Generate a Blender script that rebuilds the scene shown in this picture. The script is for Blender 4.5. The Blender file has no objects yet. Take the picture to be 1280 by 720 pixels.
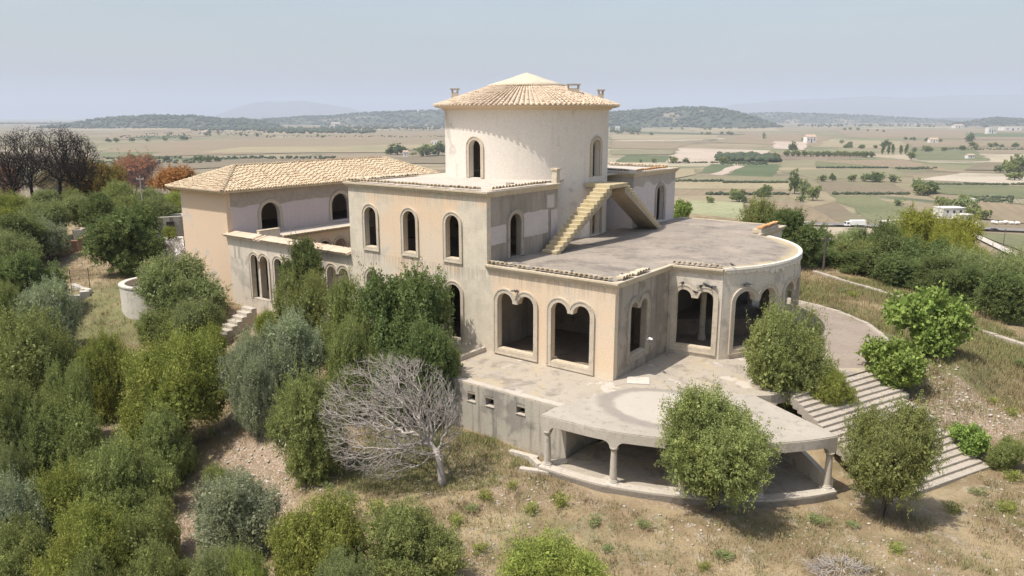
import bpy, bmesh, math, random
import numpy as np
from mathutils import Vector, Matrix
from mathutils.geometry import tessellate_polygon
S = bpy.context.scene
C = S.collection
R = math.radians
# ---------------------------------------------------------------- camera
CAMH = 12.855
PITCH = 12.605
cam_d = bpy.data.cameras.new('camera')
cam = bpy.data.objects.new('camera', cam_d); C.objects.link(cam)
cam.location = (0, 0, CAMH); cam.rotation_euler = (R(90 - PITCH), 0, 0)
cam_d.sensor_width = 36; cam_d.lens = 957 / 1280 * 36
cam_d.clip_start = 0.5; cam_d.clip_end = 90000
S.camera = cam
# ---------------------------------------------------------------- sky and sun
SUN_EL, SUN_AZ = 63.0, 241.9          # azimuth clockwise from +Y
w = bpy.data.worlds.new('World'); S.world = w; w.use_nodes = True
nt = w.node_tree
sky = nt.nodes.new('ShaderNodeTexSky'); sky.sky_type = 'NISHITA'; sky.sun_disc = False
sky.sun_elevation = R(SUN_EL); sky.sun_rotation = R(SUN_AZ)
sky.altitude = 100; sky.air_density = 1.3; sky.dust_density = 3.2; sky.ozone_density = 0.6
bg = nt.nodes['Background']; bg.inputs['Strength'].default_value = 0.15
# faint uneven veils of haze, the same all round the sky
_tc = nt.nodes.new('ShaderNodeTexCoord'); _mp = nt.nodes.new('ShaderNodeMapping'); _mp.inputs['Scale'].default_value = (1.6, 1.6, 9); nt.links.new(_tc.outputs['Generated'], _mp.inputs[0])
_nz = nt.nodes.new('ShaderNodeTexNoise'); _nz.inputs['Scale'].default_value = 1.5; _nz.inputs['Detail'].default_value = 6; _nz.inputs['Roughness'].default_value = .55; nt.links.new(_mp.outputs[0], _nz.inputs['Vector'])
_mr = nt.nodes.new('ShaderNodeMapRange'); _mr.inputs[1].default_value = .3; _mr.inputs[2].default_value = .7; _mr.inputs[3].default_value = .94; _mr.inputs[4].default_value = 1.07; nt.links.new(_nz.outputs[0], _mr.inputs[0])
_vm = nt.nodes.new('ShaderNodeVectorMath'); _vm.operation = 'SCALE'; nt.links.new(sky.outputs[0], _vm.inputs[0]); nt.links.new(_mr.outputs[0], _vm.inputs['Scale'])
nt.links.new(_vm.outputs[0], bg.inputs['Color'])
sun_d = bpy.data.lights.new('sun', 'SUN'); sun_d.energy = 5.0; sun_d.angle = R(0.53); sun_d.color = (1, .96, .90)
sun = bpy.data.objects.new('sun', sun_d); C.objects.link(sun)
_sd = Vector((math.sin(R(SUN_AZ)) * math.cos(R(SUN_EL)), math.cos(R(SUN_AZ)) * math.cos(R(SUN_EL)), math.sin(R(SUN_EL))))
sun.rotation_euler = _sd.to_track_quat('Z', 'Y').to_euler(); sun.location = (-60, -30, 120)
S.view_settings.view_transform = 'Standard'; S.view_settings.look = 'None'
S.view_settings.exposure = 0.06; S.view_settings.gamma = 1.0
S.render.engine = 'CYCLES'
S.cycles.use_denoising = True
S.cycles.max_bounces = 8; S.cycles.diffuse_bounces = 4; S.cycles.volume_bounces = 2; S.cycles.transparent_max_bounces = 8
S.cycles.sample_clamp_indirect = 6
# ---------------------------------------------------------------- pixel helper: a picture point -> a point of the place
_p = math.atan((360 - 146) / 957.0)
def ray(x, y):
    return Vector((x - 640, math.cos(_p) * 957 - math.sin(_p) * (y - 360), -math.sin(_p) * 957 - math.cos(_p) * (y - 360))).normalized()
def onz(x, y, z=0.0):
    r = ray(x, y); t = (z - CAMH) / r.z
    return Vector((r.x * t, r.y * t, z))
# ---------------------------------------------------------------- tagging
def tag(o, label, cat, group=None):
    o['label'] = label; o['category'] = cat
    if group: o['group'] = group
    return o
def empty(name, loc=(0, 0, 0), rz=0.0, label=None, cat=None, group=None):
    o = bpy.data.objects.new(name, None); C.objects.link(o); o.empty_display_size = .3
    o.location = loc; o.rotation_euler = (0, 0, rz)
    if label: tag(o, label, cat, group)
    return o
def kind(o, k): o['kind'] = k; return o
# ---------------------------------------------------------------- mesh builder
class MB:
    def __init__(s): s.v = []; s.f = []
    def add(s, vs, fs):
        b = len(s.v); s.v += [tuple(p) for p in vs]; s.f += [tuple(b + i for i in f) for f in fs]; return s
    def quad(s, a, b, c, d): return s.add((a, b, c, d), ((0, 1, 2, 3),))
    def box(s, x0, x1, y0, y1, z0, z1):
        return s.add([(x0, y0, z0), (x1, y0, z0), (x1, y1, z0), (x0, y1, z0), (x0, y0, z1), (x1, y0, z1), (x1, y1, z1), (x0, y1, z1)],
                     [(3, 2, 1, 0), (4, 5, 6, 7), (0, 1, 5, 4), (1, 2, 6, 5), (2, 3, 7, 6), (3, 0, 4, 7)])
    def obox(s, c, ux, uy, hx, hy, z0, z1):      # box turned in plan; ux, uy unit 2-D directions
        P = [(c[0] + a * hx * ux[0] + b * hy * uy[0], c[1] + a * hx * ux[1] + b * hy * uy[1]) for a, b in ((-1, -1), (1, -1), (1, 1), (-1, 1))]
        return s.prism(P, z0, z1)
    def prism(s, P, z0, z1):                      # polygon in plan, z0/z1 numbers
        n = len(P)
        s.add([(x, y, z0) for x, y in P] + [(x, y, z1) for x, y in P], [(i, (i + 1) % n, n + (i + 1) % n, n + i) for i in range(n)])
        tri = tessellate_polygon([[Vector((x, y, 0)) for x, y in P]])
        s.add([(x, y, z1) for x, y in P], [tuple(t) for t in tri]); s.add([(x, y, z0) for x, y in P], [tuple(t) for t in tri])
        return s
    def lathe(s, prof, c=(0, 0, 0), n=16):        # prof [(r,z)]
        b = []
        for r, z in prof: b += [(c[0] + r * math.cos(2 * math.pi * k / n), c[1] + r * math.sin(2 * math.pi * k / n), c[2] + z) for k in range(n)]
        f = [(i * n + k, i * n + (k + 1) % n, (i + 1) * n + (k + 1) % n, (i + 1) * n + k) for i in range(len(prof) - 1) for k in range(n)]
        f.append(tuple(range(n))[::-1]); f.append(tuple((len(prof) - 1) * n + k for k in range(n)))
        return s.add(b, f)
    def tube(s, pts, rad, n=6):
        pts = [Vector(p) for p in pts]; b = []
        for i, p in enumerate(pts):
            d = (pts[min(i + 1, len(pts) - 1)] - pts[max(i - 1, 0)]).normalized()
            u = d.orthogonal().normalized(); q = d.cross(u); r = rad[i] if hasattr(rad, '__len__') else rad
            b += [p + u * (r * math.cos(2 * math.pi * k / n)) + q * (r * math.sin(2 * math.pi * k / n)) for k in range(n)]
        m = len(pts)
        f = [(i * n + k, i * n + (k + 1) % n, (i + 1) * n + (k + 1) % n, (i + 1) * n + k) for i in range(m - 1) for k in range(n)]
        f.append(tuple(range(n))[::-1]); f.append(tuple((m - 1) * n + k for k in range(n)))
        return s.add(b, f)
    def mesh(s, name, mat, weld=True, smooth=False, bevel=0):
        me = bpy.data.meshes.new(name); me.from_pydata(s.v, [], s.f)
        if weld:
            bm = bmesh.new(); bm.from_mesh(me)
            bmesh.ops.remove_doubles(bm, verts=bm.verts, dist=2e-4)
            bmesh.ops.recalc_face_normals(bm, faces=bm.faces)
            if bevel:
                es = [e for e in bm.edges if e.is_manifold and e.calc_face_angle(0) > .5]
                bmesh.ops.bevel(bm, geom=es, offset=bevel, segments=1, affect='EDGES', clamp_overlap=True)
            bm.to_mesh(me); bm.free()
        if mat: me.materials.append(mat)
        if smooth: me.polygons.foreach_set('use_smooth', [True] * len(me.polygons))
        return me
    def build(s, name, mat, parent=None, **k):
        return link(name, s.mesh(name, mat, **k), parent)
def link(name, me, parent=None, loc=None, rot=None, sc=None):
    o = bpy.data.objects.new(name, me); C.objects.link(o)
    if parent: o.parent = parent
    if loc is not None: o.location = loc
    if rot is not None: o.rotation_euler = rot
    if sc is not None: o.scale = sc
    return o
def np_mesh(name, V, F, mat):                     # numpy verts (n,3), faces (m,k) all of one size
    me = bpy.data.meshes.new(name); V = np.asarray(V, np.float32); F = np.asarray(F, np.int32); k = F.shape[1]
    me.vertices.add(len(V)); me.vertices.foreach_set('co', V.ravel())
    me.loops.add(F.size); me.loops.foreach_set('vertex_index', F.ravel())
    me.polygons.add(len(F)); me.polygons.foreach_set('loop_start', np.arange(0, F.size, k, dtype=np.int32))
    me.polygons.foreach_set('loop_total', np.full(len(F), k, np.int32))
    me.update(calc_edges=True)
    if mat: me.materials.append(mat)
    return me
# ---------------------------------------------------------------- materials
class NT:
    def __init__(s, name, rough=.9):
        s.m = bpy.data.materials.new(name); s.m.use_nodes = True; s.t = s.m.node_tree
        s.b = s.t.nodes['Principled BSDF']; s.b.inputs['Roughness'].default_value = rough
        s.b.inputs['Specular IOR Level'].default_value = .25
        s.tc = s.t.nodes.new('ShaderNodeTexCoord'); s.obj = s.tc.outputs['Object']
    def n(s, t, **kw):
        x = s.t.nodes.new(t)
        for k, v in kw.items(): setattr(x, k, v)
        return x
    def put(s, sock, v):
        if hasattr(v, 'is_linked') or hasattr(v, 'links'): s.t.links.new(v, sock)
        elif isinstance(v, (tuple, list)) and len(v) == 3 and sock.type == 'RGBA': sock.default_value = (*v, 1)
        else: sock.default_value = v
    def scale(s, xyz, vec=None):
        x = s.n('ShaderNodeMapping'); s.put(x.inputs['Vector'], vec or s.obj); x.inputs['Scale'].default_value = xyz
        return x.outputs[0]
    def noise(s, sc, det=4, vec=None, rough=.55, dist=0):
        x = s.n('ShaderNodeTexNoise'); s.put(x.inputs['Vector'], vec or s.obj)
        x.inputs['Scale'].default_value = sc; x.inputs['Detail'].default_value = det; x.inputs['Roughness'].default_value = rough; x.inputs['Distortion'].default_value = dist
        return x.outputs[0]
    def voro(s, sc, vec=None, feat='F1', out='Distance'):
        x = s.n('ShaderNodeTexVoronoi', feature=feat); s.put(x.inputs['Vector'], vec or s.obj); x.inputs['Scale'].default_value = sc
        return x.outputs[out]
    def ramp(s, f, a, b, lo=0.0, hi=1.0):          # smooth step lo..hi between a and b
        x = s.n('ShaderNodeMapRange', interpolation_type='SMOOTHSTEP'); s.put(x.inputs[0], f)
        x.inputs[1].default_value = a; x.inputs[2].default_value = b; x.inputs[3].default_value = lo; x.inputs[4].default_value = hi
        return x.outputs[0]
    def mix(s, f, a, b, mode='MIX'):
        x = s.n('ShaderNodeMix', data_type='RGBA', blend_type=mode)
        s.put(x.inputs[0], f); s.put(x.inputs[6], a); s.put(x.inputs[7], b); return x.outputs[2]
    def math(s, op, a, b=0.0):
        x = s.n('ShaderNodeMath', operation=op); s.put(x.inputs[0], a); s.put(x.inputs[1], b); return x.outputs[0]
    def sep(s, vec=None):
        x = s.n('ShaderNodeSeparateXYZ'); s.put(x.inputs[0], vec or s.obj); return x.outputs
    def rgb_mul(s, c, f):
        return s.mix(1.0, c, s.comb(f), 'MULTIPLY')
    def comb(s, f):
        x = s.n('ShaderNodeCombineColor'); [s.put(x.inputs[i], f) for i in range(3)]; return x.outputs[0]
    def island(s): return s.n('ShaderNodeNewGeometry').outputs['Random Per Island']
    def objrand(s): return s.n('ShaderNodeObjectInfo').outputs['Random']
    def done(s, col, bump=None, strength=.3, dist=.05):
        s.put(s.b.inputs['Base Color'], col)
        if bump is not None:
            x = s.n('ShaderNodeBump'); x.inputs['Strength'].default_value = strength; x.inputs['Distance'].default_value = dist
            s.put(x.inputs['Height'], bump); s.t.links.new(x.outputs[0], s.b.inputs['Normal'])
        return s.m
def plaster(name, paint, paint2, cement, cover=.5, mw=.3, soft=.035, zcut=None, zamp=.5, streak=.3, stain=(.2, .17, .14), stain_amt=.35, drips=(), foot=None, zones=()):
    """old paint over cement render: large worn patches, runs of rain dirt, fine grain"""
    t = NT(name, .92); X = t.sep()
    big = t.noise(.33, 5, rough=.6); mid = t.noise(1.3, 6, rough=.65, dist=.4); fine = t.noise(14, 5)
    col = t.mix(t.ramp(t.noise(.22, 3), .35, .65), paint, paint2)
    bsum = t.math('ADD', t.math('MULTIPLY', big, 1 - mw), t.math('MULTIPLY', mid, mw))
    for a, b, c, d, k in zones:                     # parts of the wall where the paint held, or where it has gone
        wx = t.math('ADD', X[0], t.math('MULTIPLY', t.math('SUBTRACT', t.noise(.8, 4), .5), 1.6))
        bsum = t.math('ADD', bsum, t.math('MULTIPLY', t.math('MULTIPLY', t.ramp(wx, a - .4, a + .4), t.ramp(wx, b - .4, b + .4, 1, 0)), t.math('MULTIPLY', t.ramp(X[2], c - .5, c + .5, 0, k), t.ramp(X[2], d - .4, d + .4, 1, 0))))
    bare = t.ramp(bsum, cover - soft, cover + soft)
    if zcut is not None:                            # paint survives below a line, cement shows above it
        zz = t.math('ADD', X[2], t.math('MULTIPLY', t.math('SUBTRACT', t.noise(.5, 2), .5), zamp))
        bare = t.math('MAXIMUM', t.math('MULTIPLY', bare, .55), t.ramp(zz, zcut - .05, zcut + .05))
    cem = t.mix(t.ramp(mid, .35, .7), cement, tuple(c * .84 for c in cement))
    col = t.mix(bare, col, cem)
    run = t.noise(1.0, 5, t.scale((2.6, 2.6, .16)), rough=.6)
    col = t.mix(t.math('MULTIPLY', t.ramp(run, .5, .72), streak), col, stain)
    blot = t.ramp(t.noise(.9, 8, rough=.7), .55, .72)
    col = t.mix(t.math('MULTIPLY', blot, stain_amt), col, tuple(.6 * a + .4 * b for a, b in zip(stain, cement)))
    thin = t.noise(1.0, 4, t.scale((9, 9, .35)), rough=.6)
    for a, b, z, l in drips:
        m = t.math('MULTIPLY', t.math('MULTIPLY', t.ramp(X[0], a - .12, a + .06), t.ramp(X[0], b - .06, b + .12, 1, 0)), t.math('MULTIPLY', t.ramp(X[2], z - l, z - .1), t.ramp(X[2], z, z + .02, 1, 0)))
        col = t.mix(t.math('MULTIPLY', m, t.ramp(thin, .42, .62, 0, .4)), col, stain)
    if foot is not None:
        m = t.ramp(t.math('ADD', X[2], t.math('MULTIPLY', t.math('SUBTRACT', mid, .5), 1.2)), foot, foot + .5, .6, 0); col = t.mix(m, col, cement)
    col = t.rgb_mul(col, t.ramp(fine, .2, .8, .86, 1.1))
    return t.done(col, t.math('ADD', t.math('MULTIPLY', mid, .5), t.math('MULTIPLY', fine, .5)), .35, .03)
def ground_like(name, c1, c2, c3, s1=.5, s2=2.5, rough=.95, extra=None, speck=None, bump=.5):
    t = NT(name, rough)
    a = t.noise(s1, 6, rough=.6, dist=.3); b = t.noise(s2, 8, rough=.7); f = t.noise(s2 * 9, 4)
    col = t.mix(t.ramp(a, .38, .62), c1, c2)
    col = t.mix(t.ramp(b, .52, .68), col, c3)
    if speck:
        col = t.mix(t.ramp(t.noise(s2 * 5, 6, rough=.75), .6, .68), col, speck)
    if extra: col = extra(t, col)
    col = t.rgb_mul(col, t.ramp(f, .25, .75, .82, 1.15))
    return t.done(col, t.math('ADD', b, t.math('MULTIPLY', f, .4)), bump, .05)
M = {}
M['front'] = plaster('worn peach plaster', (.70, .53, .365), (.675, .555, .42), (.66, .58, .455), .50, mw=.12, soft=.05, streak=.10, stain_amt=.12, stain=(.32, .26, .20), foot=.1, zones=[(-20, -17.7, -1, 9, .16), (-9.7, -7.9, -1, 7.9, .16), (-12.4, -8.6, -1, 4.4, .12), (-17.2, -9.9, 4.2, 8.4, -.10), (-7.6, 0, -1, 5, -.075)],
    drips=[(c - .72, c + .72, 4.8, 1.5) for c in (-17.08, -13.78, -10.45)] + [(-7.5, -4.6, .1, .6), (-4.0, -1.1, .1, .6), (-19, .0, 4.66, 1.0), (-19, -8, 8.6, .9)])
M['bside'] = plaster('grey brown bare render', (.40, .345, .28), (.43, .37, .305), (.335, .285, .23), .5, streak=.5, stain=(.15, .125, .10), stain_amt=.4)
M['side_up'] = plaster('lilac paint below bare cement', (.60, .51, .485), (.62, .53, .505), (.43, .37, .31), .7, zcut=6.35, zamp=.5, streak=.12, stain=(.22, .18, .15), stain_amt=.12)
M['rear'] = plaster('lilac paint with grey cement top', (.62, .545, .51), (.64, .565, .53), (.46, .41, .35), .66, zcut=8.0, zamp=1.4, streak=.15, stain_amt=.15, stain=(.25, .21, .18))
M['tower'] = plaster('cream tower plaster', (.72, .65, .56), (.735, .67, .585), (.65, .585, .495), .60, streak=.14, stain=(.42, .37, .32), stain_amt=.15)
M['bay'] = plaster('beige stained plaster', (.62, .54, .435), (.63, .555, .455), (.52, .46, .38), .53, streak=.28, stain=(.27, .23, .185), stain_amt=.25)
M['retain'] = plaster('grey rain-streaked concrete', (.47, .42, .34), (.43, .39, .32), (.33, .30, .25), .5, streak=.85, stain=(.14, .125, .105))
M['wing_front'] = plaster('peach gable plaster', (.67, .505, .355), (.655, .495, .35), (.60, .53, .44), .58, streak=.08, stain_amt=.06, stain=(.4, .33, .26))
def block_side():
    """bare grey render with a few squared patches of old lilac paint left on it"""
    t = NT('bare render with lilac paint patches', .92); X = t.sep()
    big = t.noise(.5, 6, rough=.65); mid = t.noise(1.6, 6, rough=.7, dist=.4); fine = t.noise(14, 5)
    col = t.mix(t.ramp(big, .36, .64), (.385, .33, .27), (.29, .25, .20)); run = t.noise(1.0, 5, t.scale((2.2, 2.2, .2)), rough=.65)
    col = t.mix(t.ramp(run, .5, .7, 0, .6), col, (.13, .115, .095))
    wob = t.math('MULTIPLY', t.math('SUBTRACT', t.noise(1.2, 4), .5), .22); m = 0.0
    for y0, y1, z0, z1 in ((.25, 1.75, 6.0, 7.0), (3.42, 5.9, 6.05, 7.45), (5.75, 6.55, 7.55, 8.3), (6.2, 7.2, 5.0, 7.4)):
        fy = t.math('MULTIPLY', t.ramp(t.math('ADD', X[1], wob), y0 - .03, y0 + .03), t.ramp(t.math('ADD', X[1], wob), y1 - .03, y1 + .03, 1, 0))
        fz = t.math('MULTIPLY', t.ramp(t.math('ADD', X[2], wob), z0 - .03, z0 + .03), t.ramp(t.math('ADD', X[2], wob), z1 - .03, z1 + .03, 1, 0))
        m = t.math('MAXIMUM', m, t.math('MULTIPLY', fy, fz))
    col = t.mix(t.math('MULTIPLY', m, .92), col, t.mix(t.ramp(mid, .3, .7), (.60, .53, .495), (.54, .475, .44)))
    col = t.rgb_mul(col, t.ramp(fine, .2, .8, .86, 1.1))
    return t.done(col, t.math('ADD', t.math('MULTIPLY', mid, .5), t.math('MULTIPLY', fine, .5)), .4, .03)
M['side'] = block_side()
M['trim'] = ground_like('stone trim', (.56, .48, .375), (.50, .43, .335), (.40, .345, .27), .8, 3, bump=.25)
M['trim_dark'] = ground_like('weathered stone trim', (.44, .38, .30), (.38, .33, .265), (.27, .235, .19), .8, 3, bump=.25)
M['cornice'] = ground_like('cornice plaster', (.60, .51, .385), (.54, .45, .32), (.42, .35, .25), .9, 4, bump=.3)
M['limewash'] = ground_like('old limewash', (.74, .675, .575), (.70, .635, .53), (.60, .53, .44), .9, 4, bump=.4)
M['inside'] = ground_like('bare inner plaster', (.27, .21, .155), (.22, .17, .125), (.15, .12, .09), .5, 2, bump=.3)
M['passage'] = ground_like('passage plaster toned as shade', (.12, .095, .075), (.10, .08, .06), (.07, .055, .045), .5, 2)  # shade put into the colour, so the arcade arches look dark
M['cone'] = ground_like('smooth limewash cap', (.60, .515, .385), (.565, .475, .35), (.46, .385, .28), .6, 3, bump=.2)
M['yellow_stone'] = ground_like('lichen-yellow stair concrete', (.50, .405, .235), (.53, .445, .28), (.37, .295, .18), .9, 4, bump=.3)
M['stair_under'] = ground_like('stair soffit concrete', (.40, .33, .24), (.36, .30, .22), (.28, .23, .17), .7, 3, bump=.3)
M['white_stone'] = ground_like('whitewashed masonry', (.60, .55, .47), (.55, .50, .42), (.40, .36, .30), .9, 4, bump=.4)
M['step_stone'] = ground_like('pale step stone', (.45, .39, .32), (.41, .355, .285), (.28, .24, .195), .9, 4, bump=.4)
def roof_extra(t, col):
    s = t.noise(1.0, 8, t.scale((.42, .5, 1)), rough=.78, dist=.4)
    col = t.mix(t.ramp(s, .46, .62, 0, .75), col, (.165, .14, .12))
    q = t.noise(1.0, 8, t.scale((4.5, 6.5, 1)), rough=.8, dist=.3)
    col = t.mix(t.ramp(q, .55, .63, 0, .8), col, (.46, .40, .335))
    col = t.mix(t.ramp(t.noise(.35, 4), .52, .68, 0, .5), col, (.44, .36, .285))
    X = t.sep(); dx = t.math('SUBTRACT', X[0], -3.83); dy = t.math('SUBTRACT', X[1], 11.9); d = t.math('SQRT', t.math('ADD', t.math('MULTIPLY', dx, dx), t.math('MULTIPLY', dy, dy)))
    d = t.math('ADD', d, t.math('MULTIPLY', t.math('SUBTRACT', t.noise(.8, 5), .5), 1.6))
    return t.mix(t.math('MULTIPLY', t.ramp(d, 7.7, 8.5, 0, .7), t.ramp(X[0], 0, 1.0)), col, (.52, .42, .25))
M['roof_deck'] = ground_like('old terrace screed', (.295, .25, .20), (.335, .285, .23), (.25, .21, .17), .22, 3.5, extra=roof_extra, bump=.35)
M['upper_deck'] = ground_like('pale roof screed', (.54, .475, .40), (.50, .44, .37), (.41, .36, .30), .35, 1.8, bump=.3)
def terr_extra(t, col):
    y = t.noise(.6, 7, rough=.68, dist=.5)
    col = t.mix(t.ramp(y, .5, .64, 0, .45), col, (.46, .36, .20))
    d = t.noise(.8, 7, rough=.7, dist=.6)
    col = t.mix(t.ramp(d, .52, .64, 0, .7), col, (.23, .195, .16))
    p = t.noise(.42, 7, rough=.6)
    return t.mix(t.ramp(p, .57, .61, 0, .7), col, (.56, .50, .43))
M['terrace'] = ground_like('stained terrace paving', (.42, .36, .285), (.385, .335, .27), (.30, .26, .205), .4, 2.2, extra=terr_extra, bump=.35)
M['paving'] = ground_like('reddish worn paving', (.30, .24, .19), (.33, .27, .215), (.23, .185, .15), .5, 3, bump=.4)
def slab_extra(t, col):
    X = t.sep()
    dx = t.math('MULTIPLY', t.math('SUBTRACT', X[0], 3.75), .36); dy = t.math('MULTIPLY', t.math('SUBTRACT', X[1], -1.95), .44)
    d = t.math('SQRT', t.math('ADD', t.math('MULTIPLY', dx, dx), t.math('MULTIPLY', dy, dy)))
    d = t.math('ADD', d, t.math('MULTIPLY', t.math('SUBTRACT', t.noise(1.4, 5), .5), .22))
    col = t.mix(t.ramp(d, .78, 1.0, .6, 0), col, (.50, .445, .37))
    ring = t.math('MULTIPLY', t.ramp(d, .8, .92), t.ramp(d, 1.02, 1.25, 1, 0))
    return t.mix(t.math('MULTIPLY', ring, .7), col, (.25, .22, .19))
M['slab'] = ground_like('porch slab concrete', (.43, .38, .31), (.39, .345, .28), (.29, .255, .205), .5, 2.5, extra=slab_extra, bump=.3)
M['concrete'] = ground_like('old concrete', (.52, .46, .38), (.47, .415, .34), (.36, .315, .26), .7, 3, bump=.3)
def tile_mat(name, a, b, c):
    t = NT(name, .85); r = t.island(); o = t.objrand()
    r = t.math('FRACT', t.math('ADD', r, o))
    col = t.mix(t.ramp(r, .0, .6), a, b); col = t.mix(t.ramp(r, .72, 1.0, 0, .8), col, c)
    col = t.mix(t.ramp(t.noise(.5, 4), .45, .7, 0, .35), col, (.62, .53, .37))
    col = t.rgb_mul(col, t.ramp(t.noise(22, 3), .25, .75, .84, 1.12))
    return t.done(col, t.noise(30, 3), .3, .01)
M['tile'] = tile_mat('ochre clay tile', (.54, .405, .255), (.615, .49, .335), (.40, .27, .165))
M['tile_pale'] = tile_mat('sun-bleached clay tile', (.55, .42, .29), (.62, .50, .37), (.43, .30, .20))
M['tile_old'] = tile_mat('lichened clay tile', (.50, .415, .29), (.58, .49, .36), (.38, .305, .215))
M['tile_orange'] = tile_mat('orange clay tile', (.56, .29, .12), (.60, .36, .17), (.46, .24, .11))
def plain_mat(name, c, rough=.6, metal=0):
    t = NT(name, rough); t.b.inputs['Metallic'].default_value = metal
    col = t.rgb_mul(t.mix(.5, c, c), t.ramp(t.noise(6, 4), .25, .75, .85, 1.12)); return t.done(col)
M['iron'] = plain_mat('rusty iron', (.06, .045, .035), .7)
M['white_paint'] = plain_mat('white paint', (.78, .78, .76), .45)
M['glass'] = plain_mat('dark glass', (.02, .025, .03), .15)
M['rubber'] = plain_mat('tyre rubber', (.02, .02, .02), .8)
M['car_paint'] = plain_mat('dark car paint', (.05, .03, .03), .3)
M['pole_wood'] = plain_mat('tarred pole wood', (.10, .085, .07), .9)
M['bird_dark'] = plain_mat('slate feathers', (.05, .05, .055), .8)
M['bird_white'] = plain_mat('white feathers', (.75, .74, .72), .8)
def leaf_mat(name, a, b, c, trans=.34, rough=.68):
    t = NT(name, rough); r = t.island(); o = t.objrand()
    col = t.mix(t.ramp(r, .1, .9), a, b)
    col = t.mix(t.ramp(t.noise(.9, 3), .42, .66, 0, .75), col, c); col = t.rgb_mul(col, t.ramp(t.noise(1.6, 3), .3, .7, .78, 1.25))
    hs = t.n('ShaderNodeHueSaturation'); t.put(hs.inputs['Color'], col)
    t.put(hs.inputs['Value'], t.math('ADD', t.math('MULTIPLY', o, .45), 1.46)); t.put(hs.inputs['Hue'], t.math('ADD', t.math('MULTIPLY', o, .02), .494))
    col = hs.outputs[0]
    t.put(t.b.inputs['Base Color'], col); t.b.inputs['Specular IOR Level'].default_value = .16
    tr = t.n('ShaderNodeBsdfTranslucent'); t.put(tr.inputs['Color'], t.mix(.5, col, (.16, .2, .03)))
    mx = t.n('ShaderNodeMixShader'); mx.inputs[0].default_value = trans
    t.t.links.new(t.b.outputs[0], mx.inputs[1]); t.t.links.new(tr.outputs[0], mx.inputs[2])
    t.t.links.new(mx.outputs[0], t.t.nodes['Material Output'].inputs[0])
    return t.m
M['leaf_olive'] = leaf_mat('grey green olive leaves', (.135, .155, .062), (.21, .23, .10), (.18, .19, .07))
M['leaf_silver'] = leaf_mat('silvery olive leaves', (.175, .19, .115), (.265, .28, .185), (.19, .205, .105))
M['leaf_bush'] = leaf_mat('mastic leaves', (.135, .15, .052), (.215, .228, .082), (.19, .197, .06))
M['leaf_yellow'] = leaf_mat('yellow green leaves', (.16, .18, .042), (.235, .25, .062), (.20, .20, .045))
M['leaf_dark'] = leaf_mat('dark evergreen leaves', (.075, .098, .034), (.13, .155, .056), (.115, .13, .045))
M['leaf_fig'] = leaf_mat('fresh fig leaves', (.115, .16, .035), (.20, .25, .065), (.155, .19, .045), .3)
M['leaf_pine'] = leaf_mat('yellow green pine needles', (.17, .185, .03), (.25, .245, .045), (.21, .20, .04))
M['leaf_scorch'] = leaf_mat('scorched brown leaves', (.23, .09, .035), (.30, .14, .055), (.17, .075, .035), .12, .8)
M['leaf_char'] = leaf_mat('charred leaves', (.022, .018, .018), (.05, .036, .032), (.032, .024, .022), .05, .9)
M['leaf_flower'] = leaf_mat('white oleander flowers', (.55, .5, .46), (.7, .64, .6), (.4, .36, .28), .1)
M['leaf_autumn'] = leaf_mat('half scorched olive leaves', (.12, .11, .03), (.2, .14, .045), (.17, .1, .035), .15)
M['bark'] = ground_like('grey bark', (.16, .13, .10), (.13, .105, .085), (.09, .075, .06), 3, 9, bump=.6)
M['dead_bark'] = ground_like('bleached dead wood', (.46, .41, .36), (.36, .31, .265), (.22, .185, .155), 2, 7, bump=.4)
M['char_bark'] = ground_like('charred bark', (.02, .017, .016), (.03, .025, .023), (.014, .012, .012), 2, 7, bump=.4)
# ================================================================ THE VILLA (its own frame: x along the sunny front, y into the depth, z up)
VX, VY, VROT = 5.0375, 36.269, -math.atan2(.6, .8)
def W2(x, y): return (VX + .8 * x + .6 * y, VY - .6 * x + .8 * y)
def lin(a, b, n): return [a + (b - a) * i / n for i in range(n + 1)]
class Op:
    """an opening: bottom height, top as a function of u; one round arch or two arches with a hanging pendant"""
    def __init__(s, u0, u1, zb, za, double=False, pend=.30, rise=None):
        s.u0, s.u1, s.zb, s.za, s.double, s.pend = u0, u1, zb, za, double, pend
        w = u1 - u0
        s.r = (w - pend) / 4 if double else w / 2
        s.ry = rise or s.r
        s.zs = za - s.ry
        s.cs = [u0 + s.r, u1 - s.r] if double else [(u0 + u1) / 2]
    def top(s, u):
        z = s.zs
        for c in s.cs:
            k = (u - c) / s.r
            if abs(k) < 1: z = max(z, s.zs + s.ry * math.sqrt(1 - k * k))
        return z
    def us(s, n=10):
        o = [s.u0, s.u1]
        for c in s.cs: o += [c - s.r * math.cos(math.pi * i / n) for i in range(n + 1)]
        return o
    def grow(s, d, dz=None):                       # the same outline pushed out by d
        g = Op(s.u0, s.u1, s.zb, s.za, s.double, s.pend)
        g.u0, g.u1, g.zb = s.u0 - d, s.u1 + d, s.zb - (d if dz is None else dz)
        g.cs, g.r, g.ry, g.zs = s.cs, s.r + d, s.ry + d, s.zs
        return g
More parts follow.
